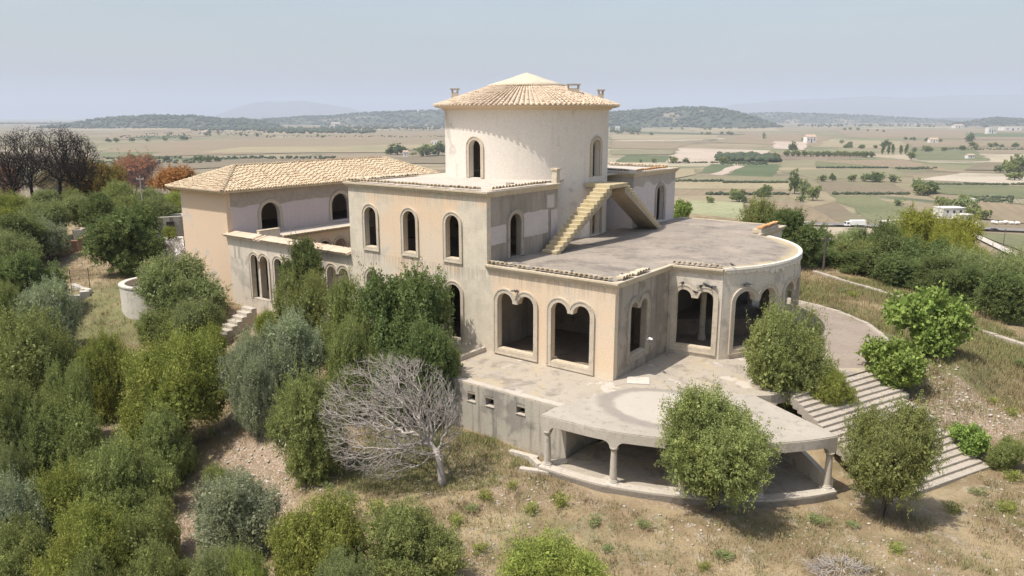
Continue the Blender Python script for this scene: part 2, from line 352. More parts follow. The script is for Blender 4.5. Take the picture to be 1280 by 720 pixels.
def wall_solid(mb, us, zb, zt, ops, mp, d0, d1):
    zbf = zb if callable(zb) else (lambda u: zb); ztf = zt if callable(zt) else (lambda u: zt)
    us = sorted(us); U = [us[0]]
    for u in us[1:]:
        if u - U[-1] > 1e-4: U.append(u)
    def ivals(ua, ub):
        lo = [zbf(ua), zbf(ub)]; out = []
        for op in sorted((o for o in ops if o.u0 <= ua + 1e-5 and ub <= o.u1 + 1e-5), key=lambda o: o.zb):
            if op.zb > zbf((ua + ub) / 2) + 1e-4: out.append((lo[0], lo[1], op.zb, op.zb))
            lo = [op.top(ua), op.top(ub)]
        out.append((lo[0], lo[1], ztf(ua), ztf(ub))); return out
    prev = None
    for i in range(len(U) - 1):
        ua, ub = U[i], U[i + 1]; iv = ivals(ua, ub)
        for a0, b0, a1, b1 in iv:
            mb.quad(mp(ua, a0, d0), mp(ub, b0, d0), mp(ub, b1, d0), mp(ua, a1, d0))
            mb.quad(mp(ua, a0, d1), mp(ua, a1, d1), mp(ub, b1, d1), mp(ub, b0, d1))
            mb.quad(mp(ua, a0, d0), mp(ua, a0, d1), mp(ub, b0, d1), mp(ub, b0, d0))
            mb.quad(mp(ua, a1, d0), mp(ub, b1, d0), mp(ub, b1, d1), mp(ua, a1, d1))
        # vertical faces where the solid begins, ends or changes
        def seg(iv, side): return [(q[0], q[2]) if side == 0 else (q[1], q[3]) for q in iv]
        L = seg(prev, 1) if prev else []; Rr = seg(iv, 0)
        zz = sorted({round(z, 5) for s_ in L + Rr for z in s_})
        ins = lambda S_, z: any(p - 1e-6 < z < q + 1e-6 for p, q in S_)
        for p, q in zip(zz, zz[1:]):
            m = (p + q) / 2
            if ins(L, m) != ins(Rr, m): mb.quad(mp(ua, p, d0), mp(ua, q, d0), mp(ua, q, d1), mp(ua, p, d1))
        prev = iv
    for p, q in [(t[1], t[3]) for t in prev]: mb.quad(mp(U[-1], p, d0), mp(U[-1], q, d0), mp(U[-1], q, d1), mp(U[-1], p, d1))
def flat(o, ud, nd):                               # map for a flat wall: origin, u direction, inward direction
    return lambda u, z, d: (o[0] + ud[0] * u + nd[0] * d, o[1] + ud[1] * u + nd[1] * d, z)
def arc(c, r):                                     # u is the angle in degrees
    return lambda u, z, d: (c[0] + (r - d) * math.cos(R(u)), c[1] + (r - d) * math.sin(R(u)), z)
def make_wall(name, parent, mat, u0, u1, zb, zt, ops, mp, t=.35, step=None):
    us = [u0, u1]
    if step: us += lin(u0, u1, max(2, int((u1 - u0) / step)))
    for o in ops: us += [u for u in o.us() if u0 - 1e-6 <= u <= u1 + 1e-6]
    mb = MB(); wall_solid(mb, us, zb, zt, ops, mp, 0, t)
    return mb.build(name, mat, parent)
def surround(parent, op, mp, wdt=.2, proud=.06, mat=None, foot=True, sill=True, k=1.0, name='window_surround', label=None):
    """moulded band round an opening; k turns metres into units of u (1 on flat walls)"""
    inn = Op(op.u0, op.u1, op.zb, op.za, op.double, op.pend); inn.cs, inn.r, inn.ry, inn.zs = op.cs, op.r, op.ry, op.zs
    e = .02
    inn.u0 += e * k; inn.u1 -= e * k; inn.r -= e * k; inn.ry -= e; inn.zb += e
    if op.double: inn.cs = [inn.u0 + inn.r, inn.u1 - inn.r]
    out = op.grow(0); out.u0 -= wdt * k; out.u1 += wdt * k; out.r += wdt * k; out.ry += wdt
    zlow = op.zb - (wdt if foot else 0)
    def ot(u): return max(out.top(u), inn.zs + .01)
    us = inn.us(9) + [out.u0, out.u1] + [c - out.r * math.cos(math.pi * i / 14) for c in out.cs for i in range(15)]
    us = [u for u in us if out.u0 - 1e-6 <= u <= out.u1 + 1e-6]
    if not foot: inn.zb = zlow
    mb = MB(); wall_solid(mb, us, zlow, ot, [inn], mp, -proud, .03)
    s = mb.build(name, mat or M['trim'], parent)
    if label: s['label'] = label
    # a thinner raised fillet on the outer edge gives the band its second line
    fi = out.grow(0); fi.u0 += wdt * .28 * k; fi.u1 -= wdt * .28 * k; fi.r -= wdt * .28 * k; fi.ry -= wdt * .28; fi.zb = zlow if not foot else zlow + .07
    us = fi.us(9) + [out.u0, out.u1] + [c - out.r * math.cos(math.pi * i / 14) for c in out.cs for i in range(15)]
    us = [u for u in us if out.u0 - 1e-6 <= u <= out.u1 + 1e-6]
    mb = MB(); wall_solid(mb, us, zlow, ot, [fi], mp, -proud - .03, -proud + .01)
    mb.build('moulding', mat or M['trim'], s)
    if sill:
        n = 8 if k != 1 else 1
        mb = MB()
        for i in range(n):
            a = op.u0 + .02 * k + (op.u1 - op.u0 - .04 * k) * i / n; b = op.u0 + .02 * k + (op.u1 - op.u0 - .04 * k) * (i + 1) / n
            A = [mp(u, z, d) for u, z, d in ((a, op.zb + .02, -.02), (b, op.zb + .02, -.02), (b, op.zb + .02, .30), (a, op.zb + .02, .30),
                                             (a, op.zb + .07, -.02), (b, op.zb + .07, -.02), (b, op.zb + .09, .30), (a, op.zb + .09, .30))]
            mb.add(A, [(3, 2, 1, 0), (4, 5, 6, 7), (0, 1, 5, 4), (1, 2, 6, 5), (2, 3, 7, 6), (3, 0, 4, 7)])
        mb.build('window_sill', M['cornice'], s)
    return s
def sweep(mb, path, prof, closed=False):
    """profile [(out, z)] carried along a plan path with mitred corners; outside is on the right hand of the path"""
    n = len(path); rows = []
    for i, p in enumerate(path):
        a = path[i - 1] if (i or closed) else None; b = path[(i + 1) % n] if (i < n - 1 or closed) else None
        ns = []
        for q, r in ((a, p), (p, b)):
            if q is None or r is None: continue
            dx, dy = r[0] - q[0], r[1] - q[1]; l = math.hypot(dx, dy); ns.append((dy / l, -dx / l))
        mx = sum(v[0] for v in ns) / len(ns); my = sum(v[1] for v in ns) / len(ns); l2 = mx * mx + my * my
        mx, my = mx / l2, my / l2
        rows.append([(p[0] + mx * d, p[1] + my * d, z) for d, z in prof])
    k = len(prof); b = len(mb.v); mb.v += [q for r in rows for q in r]
    for i in range(n if closed else n - 1):
        j = (i + 1) % n
        for q in range(k): mb.f.append((b + i * k + q, b + j * k + q, b + j * k + (q + 1) % k, b + i * k + (q + 1) % k))
    if not closed: mb.f.append(tuple(b + q for q in range(k))[::-1]); mb.f.append(tuple(b + (n - 1) * k + q for q in range(k)))
    return mb
CORN = [(-.02, -.34), (.06, -.34), (.06, -.26), (.13, -.24), (.17, -.14), (.17, -.12), (.23, -.10), (.23, -.005), (-.02, -.005)]
def corn(z, s=1.0): return [(d * s if d > 0 else d, z + h * s) for d, h in CORN]
# barrel tile, axis along +x, hollow side down
def tile_mesh(name, mat, L=.42, r0=.15, r1=.125, th=.018, n=5):
    v = []; f = []
    for x, r in ((0, r0), (L, r1)):
        for rr in (r, r - th):
            for i in range(n + 1):
                a = math.pi * i / n; v.append((x, rr * math.cos(a), rr * math.sin(a)))
    m = n + 1
    for i in range(n):
        f += [(i, i + 1, 2 * m + i + 1, 2 * m + i), (m + i + 1, m + i, 3 * m + i, 3 * m + i + 1), (i + 1, i, m + i, m + i + 1), (2 * m + i, 2 * m + i + 1, 3 * m + i + 1, 3 * m + i)]
    f += [(0, 2 * m, 3 * m, m), (n, m + n, 3 * m + n, 2 * m + n)]
    me = bpy.data.meshes.new(name); me.from_pydata(v, [], f); me.materials.append(mat); return me
TILE = tile_mesh('roof tile', M['tile_old']); TILE_O = tile_mesh('roof tile warm', M['tile_orange']); TILE_P = tile_mesh('roof tile pale', M['tile_pale'])
rng = random.Random(7)
def tile_row(parent, a, b, z, out, pitch=.29, gaps=(), tile=None, inset=.16, L=1.0):
    """barrel tiles lying across a parapet edge from a to b, mouths pointing to the outside direction out"""
    l = math.hypot(b[0] - a[0], b[1] - a[1]); n = int(l / pitch); rz = math.atan2(-out[1], -out[0])
    for i in range(n):
        f = (i + .5) / n
        if any(p <= f <= q for p, q in gaps) or rng.random() < .03: continue
        x = a[0] + (b[0] - a[0]) * f + out[0] * inset; y = a[1] + (b[1] - a[1]) * f + out[1] * inset
        link('roof_tile', tile or TILE, parent, (x, y, z + .075 + rng.uniform(-.012, .012)), (rng.uniform(-.04, .04), rng.uniform(.02, .14), rz + rng.uniform(-.07, .07)), (L, 1, rng.uniform(.9, 1.1)))

villa = empty('villa', (VX, VY, 0), VROT, 'abandoned cream and peach villa with round tower, roof terrace and curved bay', 'villa')
FA = flat((0, 0), (1, 0), (0, 1))                   # the sunny front
SB = flat((0, 0), (0, 1), (-1, 0))                  # the shaded side at x = 0
def add_open(ops, mp, parent=villa, **k):
    for o in ops: surround(parent, o, mp, **k)
# --- main block, two storeys
up = [Op(c - .52, c + .52, 5.0, 7.52) for c in (-17.08, -13.78, -10.45)]
dn = [Op(c - .55, c + .55, .28, 3.58) for c in (-17.08, -13.78, -10.45)]
make_wall('front_wall', villa, M['front'], -19, -8, -.2, 8.82, up + dn, FA)
add_open(up, FA, wdt=.19, mat=M['trim']); add_open(dn, FA, wdt=.2)
S8 = flat((-8, 0), (0, 1), (-1, 0))
bdoor = Op(2.02, 3.14, 5.06, 7.55)
make_wall('side_wall', villa, M['side'], .35, 6.9, 0, 8.82, [bdoor], S8)
surround(villa, bdoor, S8, wdt=.2, foot=False, sill=False, mat=M['trim_dark'], name='door_surround')
SL = flat((-19, 0), (0, 1), (1, 0))
lw = [Op(2.6, 3.7, 5.0, 7.4)]
make_wall('side_wall', villa, M['side'], .35, 6.9, 0, 8.82, lw, SL)
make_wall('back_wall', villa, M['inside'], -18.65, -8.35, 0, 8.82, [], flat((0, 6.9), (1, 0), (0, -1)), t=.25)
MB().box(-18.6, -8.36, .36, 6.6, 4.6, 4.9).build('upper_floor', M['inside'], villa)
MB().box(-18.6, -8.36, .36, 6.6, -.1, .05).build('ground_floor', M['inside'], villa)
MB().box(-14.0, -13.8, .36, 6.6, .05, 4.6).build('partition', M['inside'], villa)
# flat roof of the block, carried back round the tower foot
MB().prism([(-19, 0), (-8, 0), (-8, 6.9), (-9.4, 6.92), (-9.4, 16.98), (-19.4, 16.98), (-19.4, 6.92), (-19, 6.9)], 8.83, 8.93).build('flat_roof', M['upper_deck'], villa)
cp = [(-19.0, 6.9), (-19.0, 0), (-8.0, 0), (-8.0, 6.9)]
c = sweep(MB(), cp, corn(8.95)).build('cornice', M['cornice'], villa)
tile_row(c, (-18.9, 0), (-8.6, 0), 8.965, (0, -1), gaps=[(.62, .64)], pitch=.285, inset=.1)
tile_row(c, (-8, .35), (-8, 5.6), 8.965, (1, 0), inset=.1, pitch=.285)
tile_row(c, (-19, 6.0), (-19, .2), 8.965, (-1, 0), inset=.1, pitch=.24)
p = MB().box(-8.34, -7.98, 6.72, 7.08, 8.94, 9.72).build('roof_post', M['trim'], villa)
MB().box(-8.40, -7.92, 6.66, 7.14, 9.72, 9.83).build('post_cap', M['cornice'], p)
MB().box(-9.9, -9.5, 4.2, 4.5, 8.94, 9.06).build('loose_block', M['trim_dark'], villa)
# --- rear block behind the tower
r_mp = flat((-8.25, 0), (0, 1), (-1, 0))
rd = Op(20.72, 21.98, 5.12, 7.82)
make_wall('rear_wall', villa, M['rear'], 17.0, 23.9, 0, 8.86, [rd], r_mp)
surround(villa, rd, r_mp, wdt=.2, foot=False, sill=False, mat=M['trim_dark'], name='door_surround')
make_wall('rear_wall', villa, M['rear'], -19.4, -8.6, 0, 8.86, [], flat((0, 17.0), (1, 0), (0, 1)))
make_wall('rear_wall', villa, M['rear'], -19.4, -8.6, 0, 8.86, [], flat((0, 23.9), (1, 0), (0, -1)))
make_wall('rear_wall', villa, M['rear'], 17.35, 23.55, 0, 8.86, [], flat((-19.4, 0), (0, 1), (1, 0)))
MB().prism([(-19.4, 17.0), (-8.25, 17.0), (-8.25, 23.9), (-19.4, 23.9)], 8.87, 8.96).build('flat_roof', M['upper_deck'], villa)
c = sweep(MB(), [(-19.4, 17.0), (-8.25, 17.0), (-8.25, 23.9), (-19.4, 23.9)], corn(8.99)).build('cornice', M['cornice'], villa)
tile_row(c, (-8.25, 17.9), (-8.25, 22.3), 9.0, (1, 0), tile=TILE_O, inset=.1)
tile_row(c, (-9, 23.9), (-19, 23.9), 9.0, (0, 1), inset=.1, pitch=.3, tile=TILE_P)
tile_row(c, (-12.5, 17.0), (-8.6, 17.0), 9.0, (0, -1), inset=.1, pitch=.24)
# --- round tower
TC = (-14.4, 12.5); TR = 5.716
TM = arc(TC, TR); kd = math.degrees(1 / TR)
tw = [Op(a - .5 * kd, a + .5 * kd, 8.97, 11.42, rise=.5) for a in (-90, 0, 90, 180)]
td = Op(2 - .6 * kd, 2 + .6 * kd, 5.06, 7.25, rise=.25)
make_wall('tower_wall', villa, M['tower'], -135, 225, 4.9, 13.3, tw + [td], TM, t=.4, step=3)
for o in tw:
    surround(villa, o, TM, wdt=.22, k=kd, foot=False, sill=False, mat=M['trim'])
surround(villa, td, TM, wdt=.16, k=kd, foot=False, sill=False, mat=M['trim_dark'], name='door_surround')
# tower roof: eave ring, radial barrel tiles, smooth cap
def zc(r): return 13.62 + (6.40 - r) * .338
rf = MB(); rf.lathe([(5.3, 13.30), (5.85, 13.30), (5.95, 13.42), (6.12, 13.44), (6.42, 13.52), (6.44, 13.59), (2.3, zc(2.3) - .02), (.02, zc(.02) - .03)], (TC[0], TC[1], 0), 72)
roof = rf.build('tower_roof', M['tile_pale'], villa)
tl = MB(); NC = 118
for k in range(NC):
    a = 2 * math.pi * (k + .5) / NC; ca, sa = math.cos(a), math.sin(a)
    r = 6.52
    while r > 2.55:
        r2 = r - .42; w0 = r * math.pi / NC * .62; w1 = r2 * math.pi / NC * .55; v = []
        jz = rng.uniform(-.012, .02)
        for rr, ww, zo in ((r, w0, .03), (r2, w1, .0)):
            for i in range(6):
                t = math.pi * i / 5; lx = ww * math.cos(t); lz = ww * .9 * math.sin(t)
                v.append((TC[0] + ca * rr - sa * lx, TC[1] + sa * rr + ca * lx, zc(rr) + lz + zo + jz))
        tl.add(v, [(i, i + 1, 7 + i, 6 + i) for i in range(5)] + ([(0, 5, 4, 3, 2, 1)] if r > 6.45 else []))
        r -= .365
kind(tl.build('tower_tiles', M['tile_pale'], roof, weld=False), 'stuff')
cap = [(2.72, zc(2.72) + .02), (2.72, zc(2.72) + .13), (2.0, zc(2.0) + .10), (1.2, zc(1.2) + .06), (.5, zc(.5) + .08), (.12, zc(.12) + .06), (.02, zc(0) + .06)]
MB().lathe(cap, (TC[0], TC[1], 0), 48).build('roof_cap', M['cone'], villa, smooth=True)
def w_off(dx, dy): return (TC[0] + .8 * dx - .6 * dy, TC[1] + .6 * dx + .8 * dy)   # world offset -> villa frame
for dx, dy, sx, h in ((-5.0, .2, .23, .62), (3.05, -2.5, .38, .46), (5.2, .4, .19, .62)):
    x, y = w_off(dx, dy); r = math.hypot(dx, dy); z0 = zc(r + .4) - .15
    q = MB().obox((x, y), (.8, .6), (-.6, .8), sx, .24, z0, zc(r) + h - .22).build('chimney', M['trim'], villa)
    pm = MB()
    for s in ((-1, 0, 1) if sx > .4 else (-1, 1)): pm.obox((x + .8 * s * (sx - .05), y + .6 * s * (sx - .05)), (.8, .6), (-.6, .8), .05, .22, zc(r) + h - .22, zc(r) + h - .02)
    pm.build('chimney_pier', M['trim'], q)
    MB().obox((x, y), (.8, .6), (-.6, .8), sx + .08, .3, zc(r) + h - .02, zc(r) + h + .07).build('chimney_cap', M['trim_dark'], q)
# --- front wing under the roof terrace
fw = [Op(-7.27, -4.82, .34, 3.58, True), Op(-3.74, -1.36, .30, 3.58, True)]
make_wall('front_wall', villa, M['front'], -8, 0, -.2, 4.86, fw, FA)
add_open(fw, FA, wdt=.25, proud=.07)
sw = [Op(1.55, 3.42, .78, 3.68, True, .26)]
make_wall('side_wall', villa, M['bside'], .35, 6.0, -.2, 4.86, sw, SB)
add_open(sw, SB, wdt=.26, mat=M['trim_dark'])
FD = ((2.9) / math.hypot(2.9, .37), .37 / math.hypot(2.9, .37))
FC = flat((0, 6.0), FD, (-FD[1], FD[0]))
fo = [Op(.42, 2.5, .48, 3.72, True, .32)]
make_wall('bay_wall', villa, M['bay'], .0, 2.92, -.2, 4.86, fo, FC)
add_open(fo, FC, wdt=.26)
BC = (-3.83, 11.9); BR = 8.7; BM = arc(BC, BR); kb = math.degrees(1 / BR)
bo = [Op(-34.2, -14.2, .48, 3.74, True, .32 * kb, rise=.62), Op(-7.6, 12.4, .48, 3.74, True, .32 * kb, rise=.62), Op(19.0, 39.0, .48, 3.74, True, .32 * kb, rise=.62)]
make_wall('bay_wall', villa, M['bay'], -39.3, 57, -.2, 4.86, bo, BM, step=2.5)
for o in bo: surround(villa, o, BM, wdt=.24, k=kb)
make_wall('bay_wall', villa, M['bay'], 0, 5.4, -.2, 4.86, [Op(1.6, 3.6, .78, 3.68, True, .26)], flat((.0, 19.5), (0, 1), (-1, 0)))
make_wall('back_wall', villa, M['rear'], -7.9, -.36, -.2, 4.86, [Op(-5.5, -3, .3, 3.6, True)], flat((0, 24.9), (1, 0), (0, -1)))
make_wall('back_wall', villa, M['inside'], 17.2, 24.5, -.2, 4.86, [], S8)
# roof terrace deck
arcp = lambda r, a0, a1, n: [(BC[0] + r * math.cos(R(a)), BC[1] + r * math.sin(R(a))) for a in lin(a0, a1, n)]
deck = [(-7.99, .0), (0, 0), (0, 5.98), (2.9, 6.36)] + arcp(BR, -39, 57, 40) + [(.0, 19.5), (0, 24.9), (-8.24, 24.9), (-8.24, 17.0), (-9.0, 17.0), (-9.0, 6.9), (-7.99, 6.9)]
MB().prism(deck, 4.87, 4.985).build('roof_terrace', M['roof_deck'], villa)
c = sweep(MB(), [(-8.0, 0), (0, 0), (0, 6.0), (2.9, 6.37)], corn(5.02)).build('cornice', M['cornice'], villa)
tile_row(c, (-7.9, 0), (-.3, 0), 5.03, (0, -1), gaps=[(.14, .17), (.2, .235), (.36, .40), (.46, .48)], inset=.1, pitch=.29)
tile_row(c, (0, .5), (0, 3.4), 5.03, (1, 0), gaps=[(.42, .5)], inset=.1, pitch=.29)
tile_row(c, (.15, 6.02), (2.75, 6.36), 5.03, (FD[1], -FD[0]), inset=.1, pitch=.29)
sweep(MB(), arcp(BR, -39.0, 57, 44), [(-.16, 4.99), (-.16, 5.04), (.06, 5.055), (.08, 4.98), (.09, 4.94), (.04, 4.90), (.04, 4.84), (-.02, 4.84)]).build('bay_coping', M['limewash'], villa)
# flakes of the broken bay cornice still hanging below the coping
fl = MB(); rf2 = random.Random(4)
a = -38.5
while a < 52:
    wd = rf2.uniform(1.4, 3.6); h = rf2.choice((.12, .16, .2, .28, .38))
    P = [BM(u, z, d) for d in (-.055 - rf2.uniform(0, .02), .01) for u, z in ((a, 4.86), (a + wd, 4.86), (a + wd * .95, 4.86 - h * .7), (a + wd * .45, 4.86 - h), (a + wd * .04, 4.86 - h * .6))]
    fl.add(P, [(0, 1, 2, 3, 4), (9, 8, 7, 6, 5)] + [(i, (i + 1) % 5, 5 + (i + 1) % 5, 5 + i) for i in range(5)])
    a += wd * rf2.uniform(.98, 1.12)
fl.build('plaster_flakes', M['limewash'], villa)
c = sweep(MB(), [(.0, 19.5), (0, 24.9), (-8.2, 24.9)], corn(5.02)).build('cornice', M['cornice'], villa)
pr = MB().box(-.5, .12, 20.0, 23.6, 5.02, 5.28).build('parapet_stub', M['cornice'], villa)
tile_row(pr, (.0, 20.1), (.0, 23.6), 5.29, (1, 0), tile=TILE_O, inset=.15)
tile_row(pr, (-.55, 20.1), (-.55, 23.6), 5.03, (-1, 0), tile=TILE_O, inset=-.1, pitch=.3)
# inside of the wing: floor, partitions added to keep it dark, a pillar and a masonry bench
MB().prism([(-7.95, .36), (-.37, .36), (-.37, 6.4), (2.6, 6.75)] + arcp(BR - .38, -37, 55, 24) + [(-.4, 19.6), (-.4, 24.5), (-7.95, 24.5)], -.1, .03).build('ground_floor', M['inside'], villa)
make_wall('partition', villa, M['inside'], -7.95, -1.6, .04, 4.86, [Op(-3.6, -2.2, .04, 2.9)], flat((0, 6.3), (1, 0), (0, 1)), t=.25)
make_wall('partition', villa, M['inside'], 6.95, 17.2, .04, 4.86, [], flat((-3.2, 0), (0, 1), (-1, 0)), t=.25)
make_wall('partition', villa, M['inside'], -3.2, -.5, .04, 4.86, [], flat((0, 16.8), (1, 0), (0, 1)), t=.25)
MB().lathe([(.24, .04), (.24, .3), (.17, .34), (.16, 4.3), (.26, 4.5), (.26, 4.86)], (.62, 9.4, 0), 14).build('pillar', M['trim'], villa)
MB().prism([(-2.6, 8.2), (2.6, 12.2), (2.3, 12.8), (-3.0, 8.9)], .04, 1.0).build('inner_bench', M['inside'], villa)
# --- outside stair to the tower door: two flights meeting at a landing
st = empty('outdoor_staircase', (VX, VY, 0), VROT, 'yellow lichen-covered outdoor staircase rising from the roof terrace to the tower door', 'staircase')
NS = 17; y0, y1, zt0, zt1 = 4.75, 11.15, 4.99, 8.62
g = (y1 - y0) / NS; rz_ = (zt1 - zt0) / NS
for i in range(NS):
    MB().box(-7.64, -6.62, y0 + i * g, y0 + (i + 1) * g + .06, zt0 + i * rz_ - .05, zt0 + (i + 1) * rz_).build('step', M['yellow_stone'], st, bevel=.012)
yb = 18.5; g2 = (yb - 12.9) / NS
for i in range(NS):
    MB().box(-8.19, -6.64, yb - (i + 1) * g2 - .05, yb - i * g2, zt0 + i * rz_ - .05, zt0 + (i + 1) * rz_ - .003).build('step', M['yellow_stone'], st, bevel=.012)
lm = MB(); lm.box(-8.66, -6.58, y1 + .001, 12.9, zt1 - .24, zt1); lm.build('landing', M['yellow_stone'], st)
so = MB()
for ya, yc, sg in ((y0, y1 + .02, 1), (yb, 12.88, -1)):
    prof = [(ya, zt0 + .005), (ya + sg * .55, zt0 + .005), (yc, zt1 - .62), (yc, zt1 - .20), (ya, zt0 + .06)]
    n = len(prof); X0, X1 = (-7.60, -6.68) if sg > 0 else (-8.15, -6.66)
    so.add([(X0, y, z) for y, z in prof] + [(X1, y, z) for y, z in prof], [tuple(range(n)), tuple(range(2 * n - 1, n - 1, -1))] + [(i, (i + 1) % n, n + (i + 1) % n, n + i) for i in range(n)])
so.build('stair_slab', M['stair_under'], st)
for y in (11.2, 12.7): MB().box(-8.62, -8.3 + .6, y, y + .16, zt1 - .42, zt1 - .165).build('landing_bracket', M['stair_under'], st)
# ================================================================ tiled side wing, arcade, gallery
wing = empty('side_wing', (VX, VY, 0), VROT, 'long two-storey side wing with hipped ochre tile roof and dark arched windows', 'building')
x0, x1, ya, yb2, ze = -38.3, -32.3, 0.0, 21.6, 7.5
make_wall('end_wall', wing, M['wing_front'], x0, x1, -1.5, ze, [], FA)
wo = [Op(2.85, 4.6, 4.42, 6.48), Op(9.7, 11.65, 4.42, 6.62), Op(16.2, 18.1, 4.42, 6.6)]
wl = [Op(y, y + 1.3, .3, 2.9) for y in (3.2, 8, 12.5)]
WS = flat((x1, 0), (0, 1), (-1, 0))
make_wall('side_wall', wing, M['side_up'], .35, yb2 - .35, -1.5, ze, wo + wl, WS)
for o in wo: surround(wing, o, WS, wdt=.24, foot=False, sill=False, mat=M['trim'])
make_wall('side_wall', wing, M['wing_front'], .35, yb2 - .35, -1.5, ze, [], flat((x0, 0), (0, 1), (1, 0)))
make_wall('end_wall', wing, M['wing_front'], x0, x1, -1.5, ze, [], flat((0, yb2), (1, 0), (0, -1)))
MB().box(x0 + .36, x1 - .36, .36, yb2 - .36, 4.0, 4.3).build('upper_floor', M['inside'], wing)
# hipped roof
ov = .72; E0, E1, F0, F1 = x0 - ov, x1 + ov, ya - ov, yb2 + ov
hw = (E1 - E0) / 2; pit = .41; ridge_z = ze + .12 + hw * pit; xm = (E0 + E1) / 2
ze2 = ze + .12
rb = MB()
V = [(E0, F0, ze2), (E1, F0, ze2), (E1, F1, ze2), (E0, F1, ze2), (xm, F0 + hw, ridge_z), (xm, F1 - hw, ridge_z)]
V2 = [(E0 + .12, F0 + .12, ze - .02), (E1 - .12, F0 + .12, ze - .02), (E1 - .12, F1 - .12, ze - .02), (E0 + .12, F1 - .12, ze - .02)]
rb.add(V + V2, [(0, 1, 4), (1, 2, 5, 4), (2, 3, 5), (3, 0, 4, 5), (0, 6, 7, 1), (1, 7, 8, 2), (2, 8, 9, 3), (3, 9, 6, 0), (9, 8, 7, 6)])
wroof = rb.build('hipped_roof', M['cornice'], wing)
tl = MB(); sl = math.sqrt(1 + pit * pit)
def slope_tiles(o, ud, sd, wid, full):
    """o: eave corner, ud along the eave, sd up the slope in plan; columns stop at the hips"""
    nc = int(wid / .235)
    for k in range(nc):
        u = (k + .5) * wid / nc; top = min(hw, u, wid - u) if full else min(u, wid - u)
        s = -.05; first = True
        while s < top - .1:
            e = min(s + (rng.uniform(.2, .46) if first else .43), top + .05); v = []; jz = rng.uniform(-.008, .02); ju = rng.uniform(-.012, .012)
            for q, r, zo in ((s, .105, .045), (e, .085, .0)):
                for i in range(5):
                    t = math.pi * i / 4; a = u + ju + r * math.cos(t)
                    v.append((o[0] + ud[0] * a + sd[0] * q, o[1] + ud[1] * a + sd[1] * q, ze2 + q * pit + r * .95 * math.sin(t) + zo + jz))
            tl.add(v, [(i, i + 1, 6 + i, 5 + i) for i in range(4)] + ([(0, 4, 3, 2, 1)] if s < 0 else []))
            s = e - .06; first = False
            if e >= top + .04: break
slope_tiles((E1, F0), (0, 1), (-1, 0), F1 - F0, True); slope_tiles((E0, F1), (0, -1), (1, 0), F1 - F0, True)
slope_tiles((E0, F0), (1, 0), (0, 1), E1 - E0, False); slope_tiles((E1, F1), (-1, 0), (0, -1), E1 - E0, False)
kind(tl.build('slope_tiles', M['tile'], wroof, weld=False), 'stuff')
rt = MB()
for A, B in ((V[0], V[4]), (V[1], V[4]), (V[2], V[5]), (V[3], V[5]), (V[4], V[5])):
    A, B = Vector(A), Vector(B); n = int((B - A).length / .36); d = (B - A).normalized(); sv = Vector((-d.y, d.x, 0)).normalized(); upv = sv.cross(d) * (-1 if sv.cross(d).z < 0 else 1)
    for i in range(n):
        v = []
        for f, r, zo in ((i, .125, .06), (i + 1.15, .10, .03)):
            p = A + (B - A) * min(f / n, 1)
            for k in range(6):
                t = math.pi * k / 5; v.append(tuple(p + sv * (r * math.cos(t)) + upv * (r * math.sin(t) + zo)))
        rt.add(v, [(k, k + 1, 7 + k, 6 + k) for k in range(5)])
kind(rt.build('hip_tiles', M['tile'], wroof, weld=False), 'stuff')
# --- arcade wall with tile coping between the wing and the main block
arcd = empty('arcade_wall', (VX, VY, 0), VROT, 'low arcade wall with sloping tile coping joining the side wing to the villa', 'arcade')
ao = [Op(-29.75, -27.75, .05, 3.28, True, .22), Op(-27.0, -25.0, .05, 3.28, True, .22), Op(-24.4, -22.4, .05, 3.4, True, .22), Op(-21.4, -19.3, .9, 3.4, True, .22)]
make_wall('wall', arcd, M['bay'], -32.3, -19.0, -1.6, 4.30, ao, FA)
for o in ao: surround(arcd, o, FA, wdt=.2, proud=.05, foot=False, sill=False, mat=M['trim'], name='arch_surround')
cpv = MB(); n = 56
MB().add([(-32.6, -.3, 4.32), (-19.0, -.3, 4.32), (-19.0, .5, 4.50), (-32.6, .5, 4.50), (-32.6, -.3, 4.38), (-19.0, -.3, 4.38), (-19.0, .5, 4.56), (-32.6, .5, 4.56)],
         [(3, 2, 1, 0), (4, 5, 6, 7), (0, 1, 5, 4), (1, 2, 6, 5), (2, 3, 7, 6), (3, 0, 4, 7)]).build('coping', M['tile_pale'], arcd)
for i in range(n):
    x = -32.5 + 13.4 * (i + .5) / n
    if rng.random() < .04: continue
    link('coping_tile', TILE_P, arcd, (x, -.36, 4.40 + rng.uniform(0, .015)), (0, -.22, math.pi / 2 + rng.uniform(-.05, .05)), (2.15, 1.12, .62))
MB().box(-31.75, -31.55, -.012, .02, 2.75, 3.7).build('stain_panel', M['trim_dark'], arcd)
MB().box(-31.25, -31.02, -.012, .02, 2.75, 3.7).build('stain_panel', M['trim_dark'], arcd)
MB().box(-32.28, -24.8, .36, 2.2, 3.9, 4.0).build('added_shade_roof', M['upper_deck'], arcd)  # roof slab added behind the arches to darken them
MB().box(-32.28, -24.8, 1.95, 2.2, -1, 3.89).build('added_dark_wall', M['passage'], arcd)  # inner walls also added for darkness, shade painted into their colour
MB().box(-25.0, -24.8, .36, 1.94, -1, 3.89).build('added_dark_wall', M['passage'], arcd)
gal = empty('courtyard_gallery', (VX, VY, 0), VROT, 'courtyard gallery of small arches with tiled terrace edge below the wing windows', 'gallery')
go = [Op(y, y + 1.25, .4, 3.45) for y in (.9, 2.6, 4.2, 5.75, 7.3, 8.95, 10.6, 12.2, 13.8)]
G = flat((-29.3, 0), (0, 1), (-1, 0))
make_wall('wall', gal, M['front'], .4, 16, -1, 4.12, go, G, t=.3)
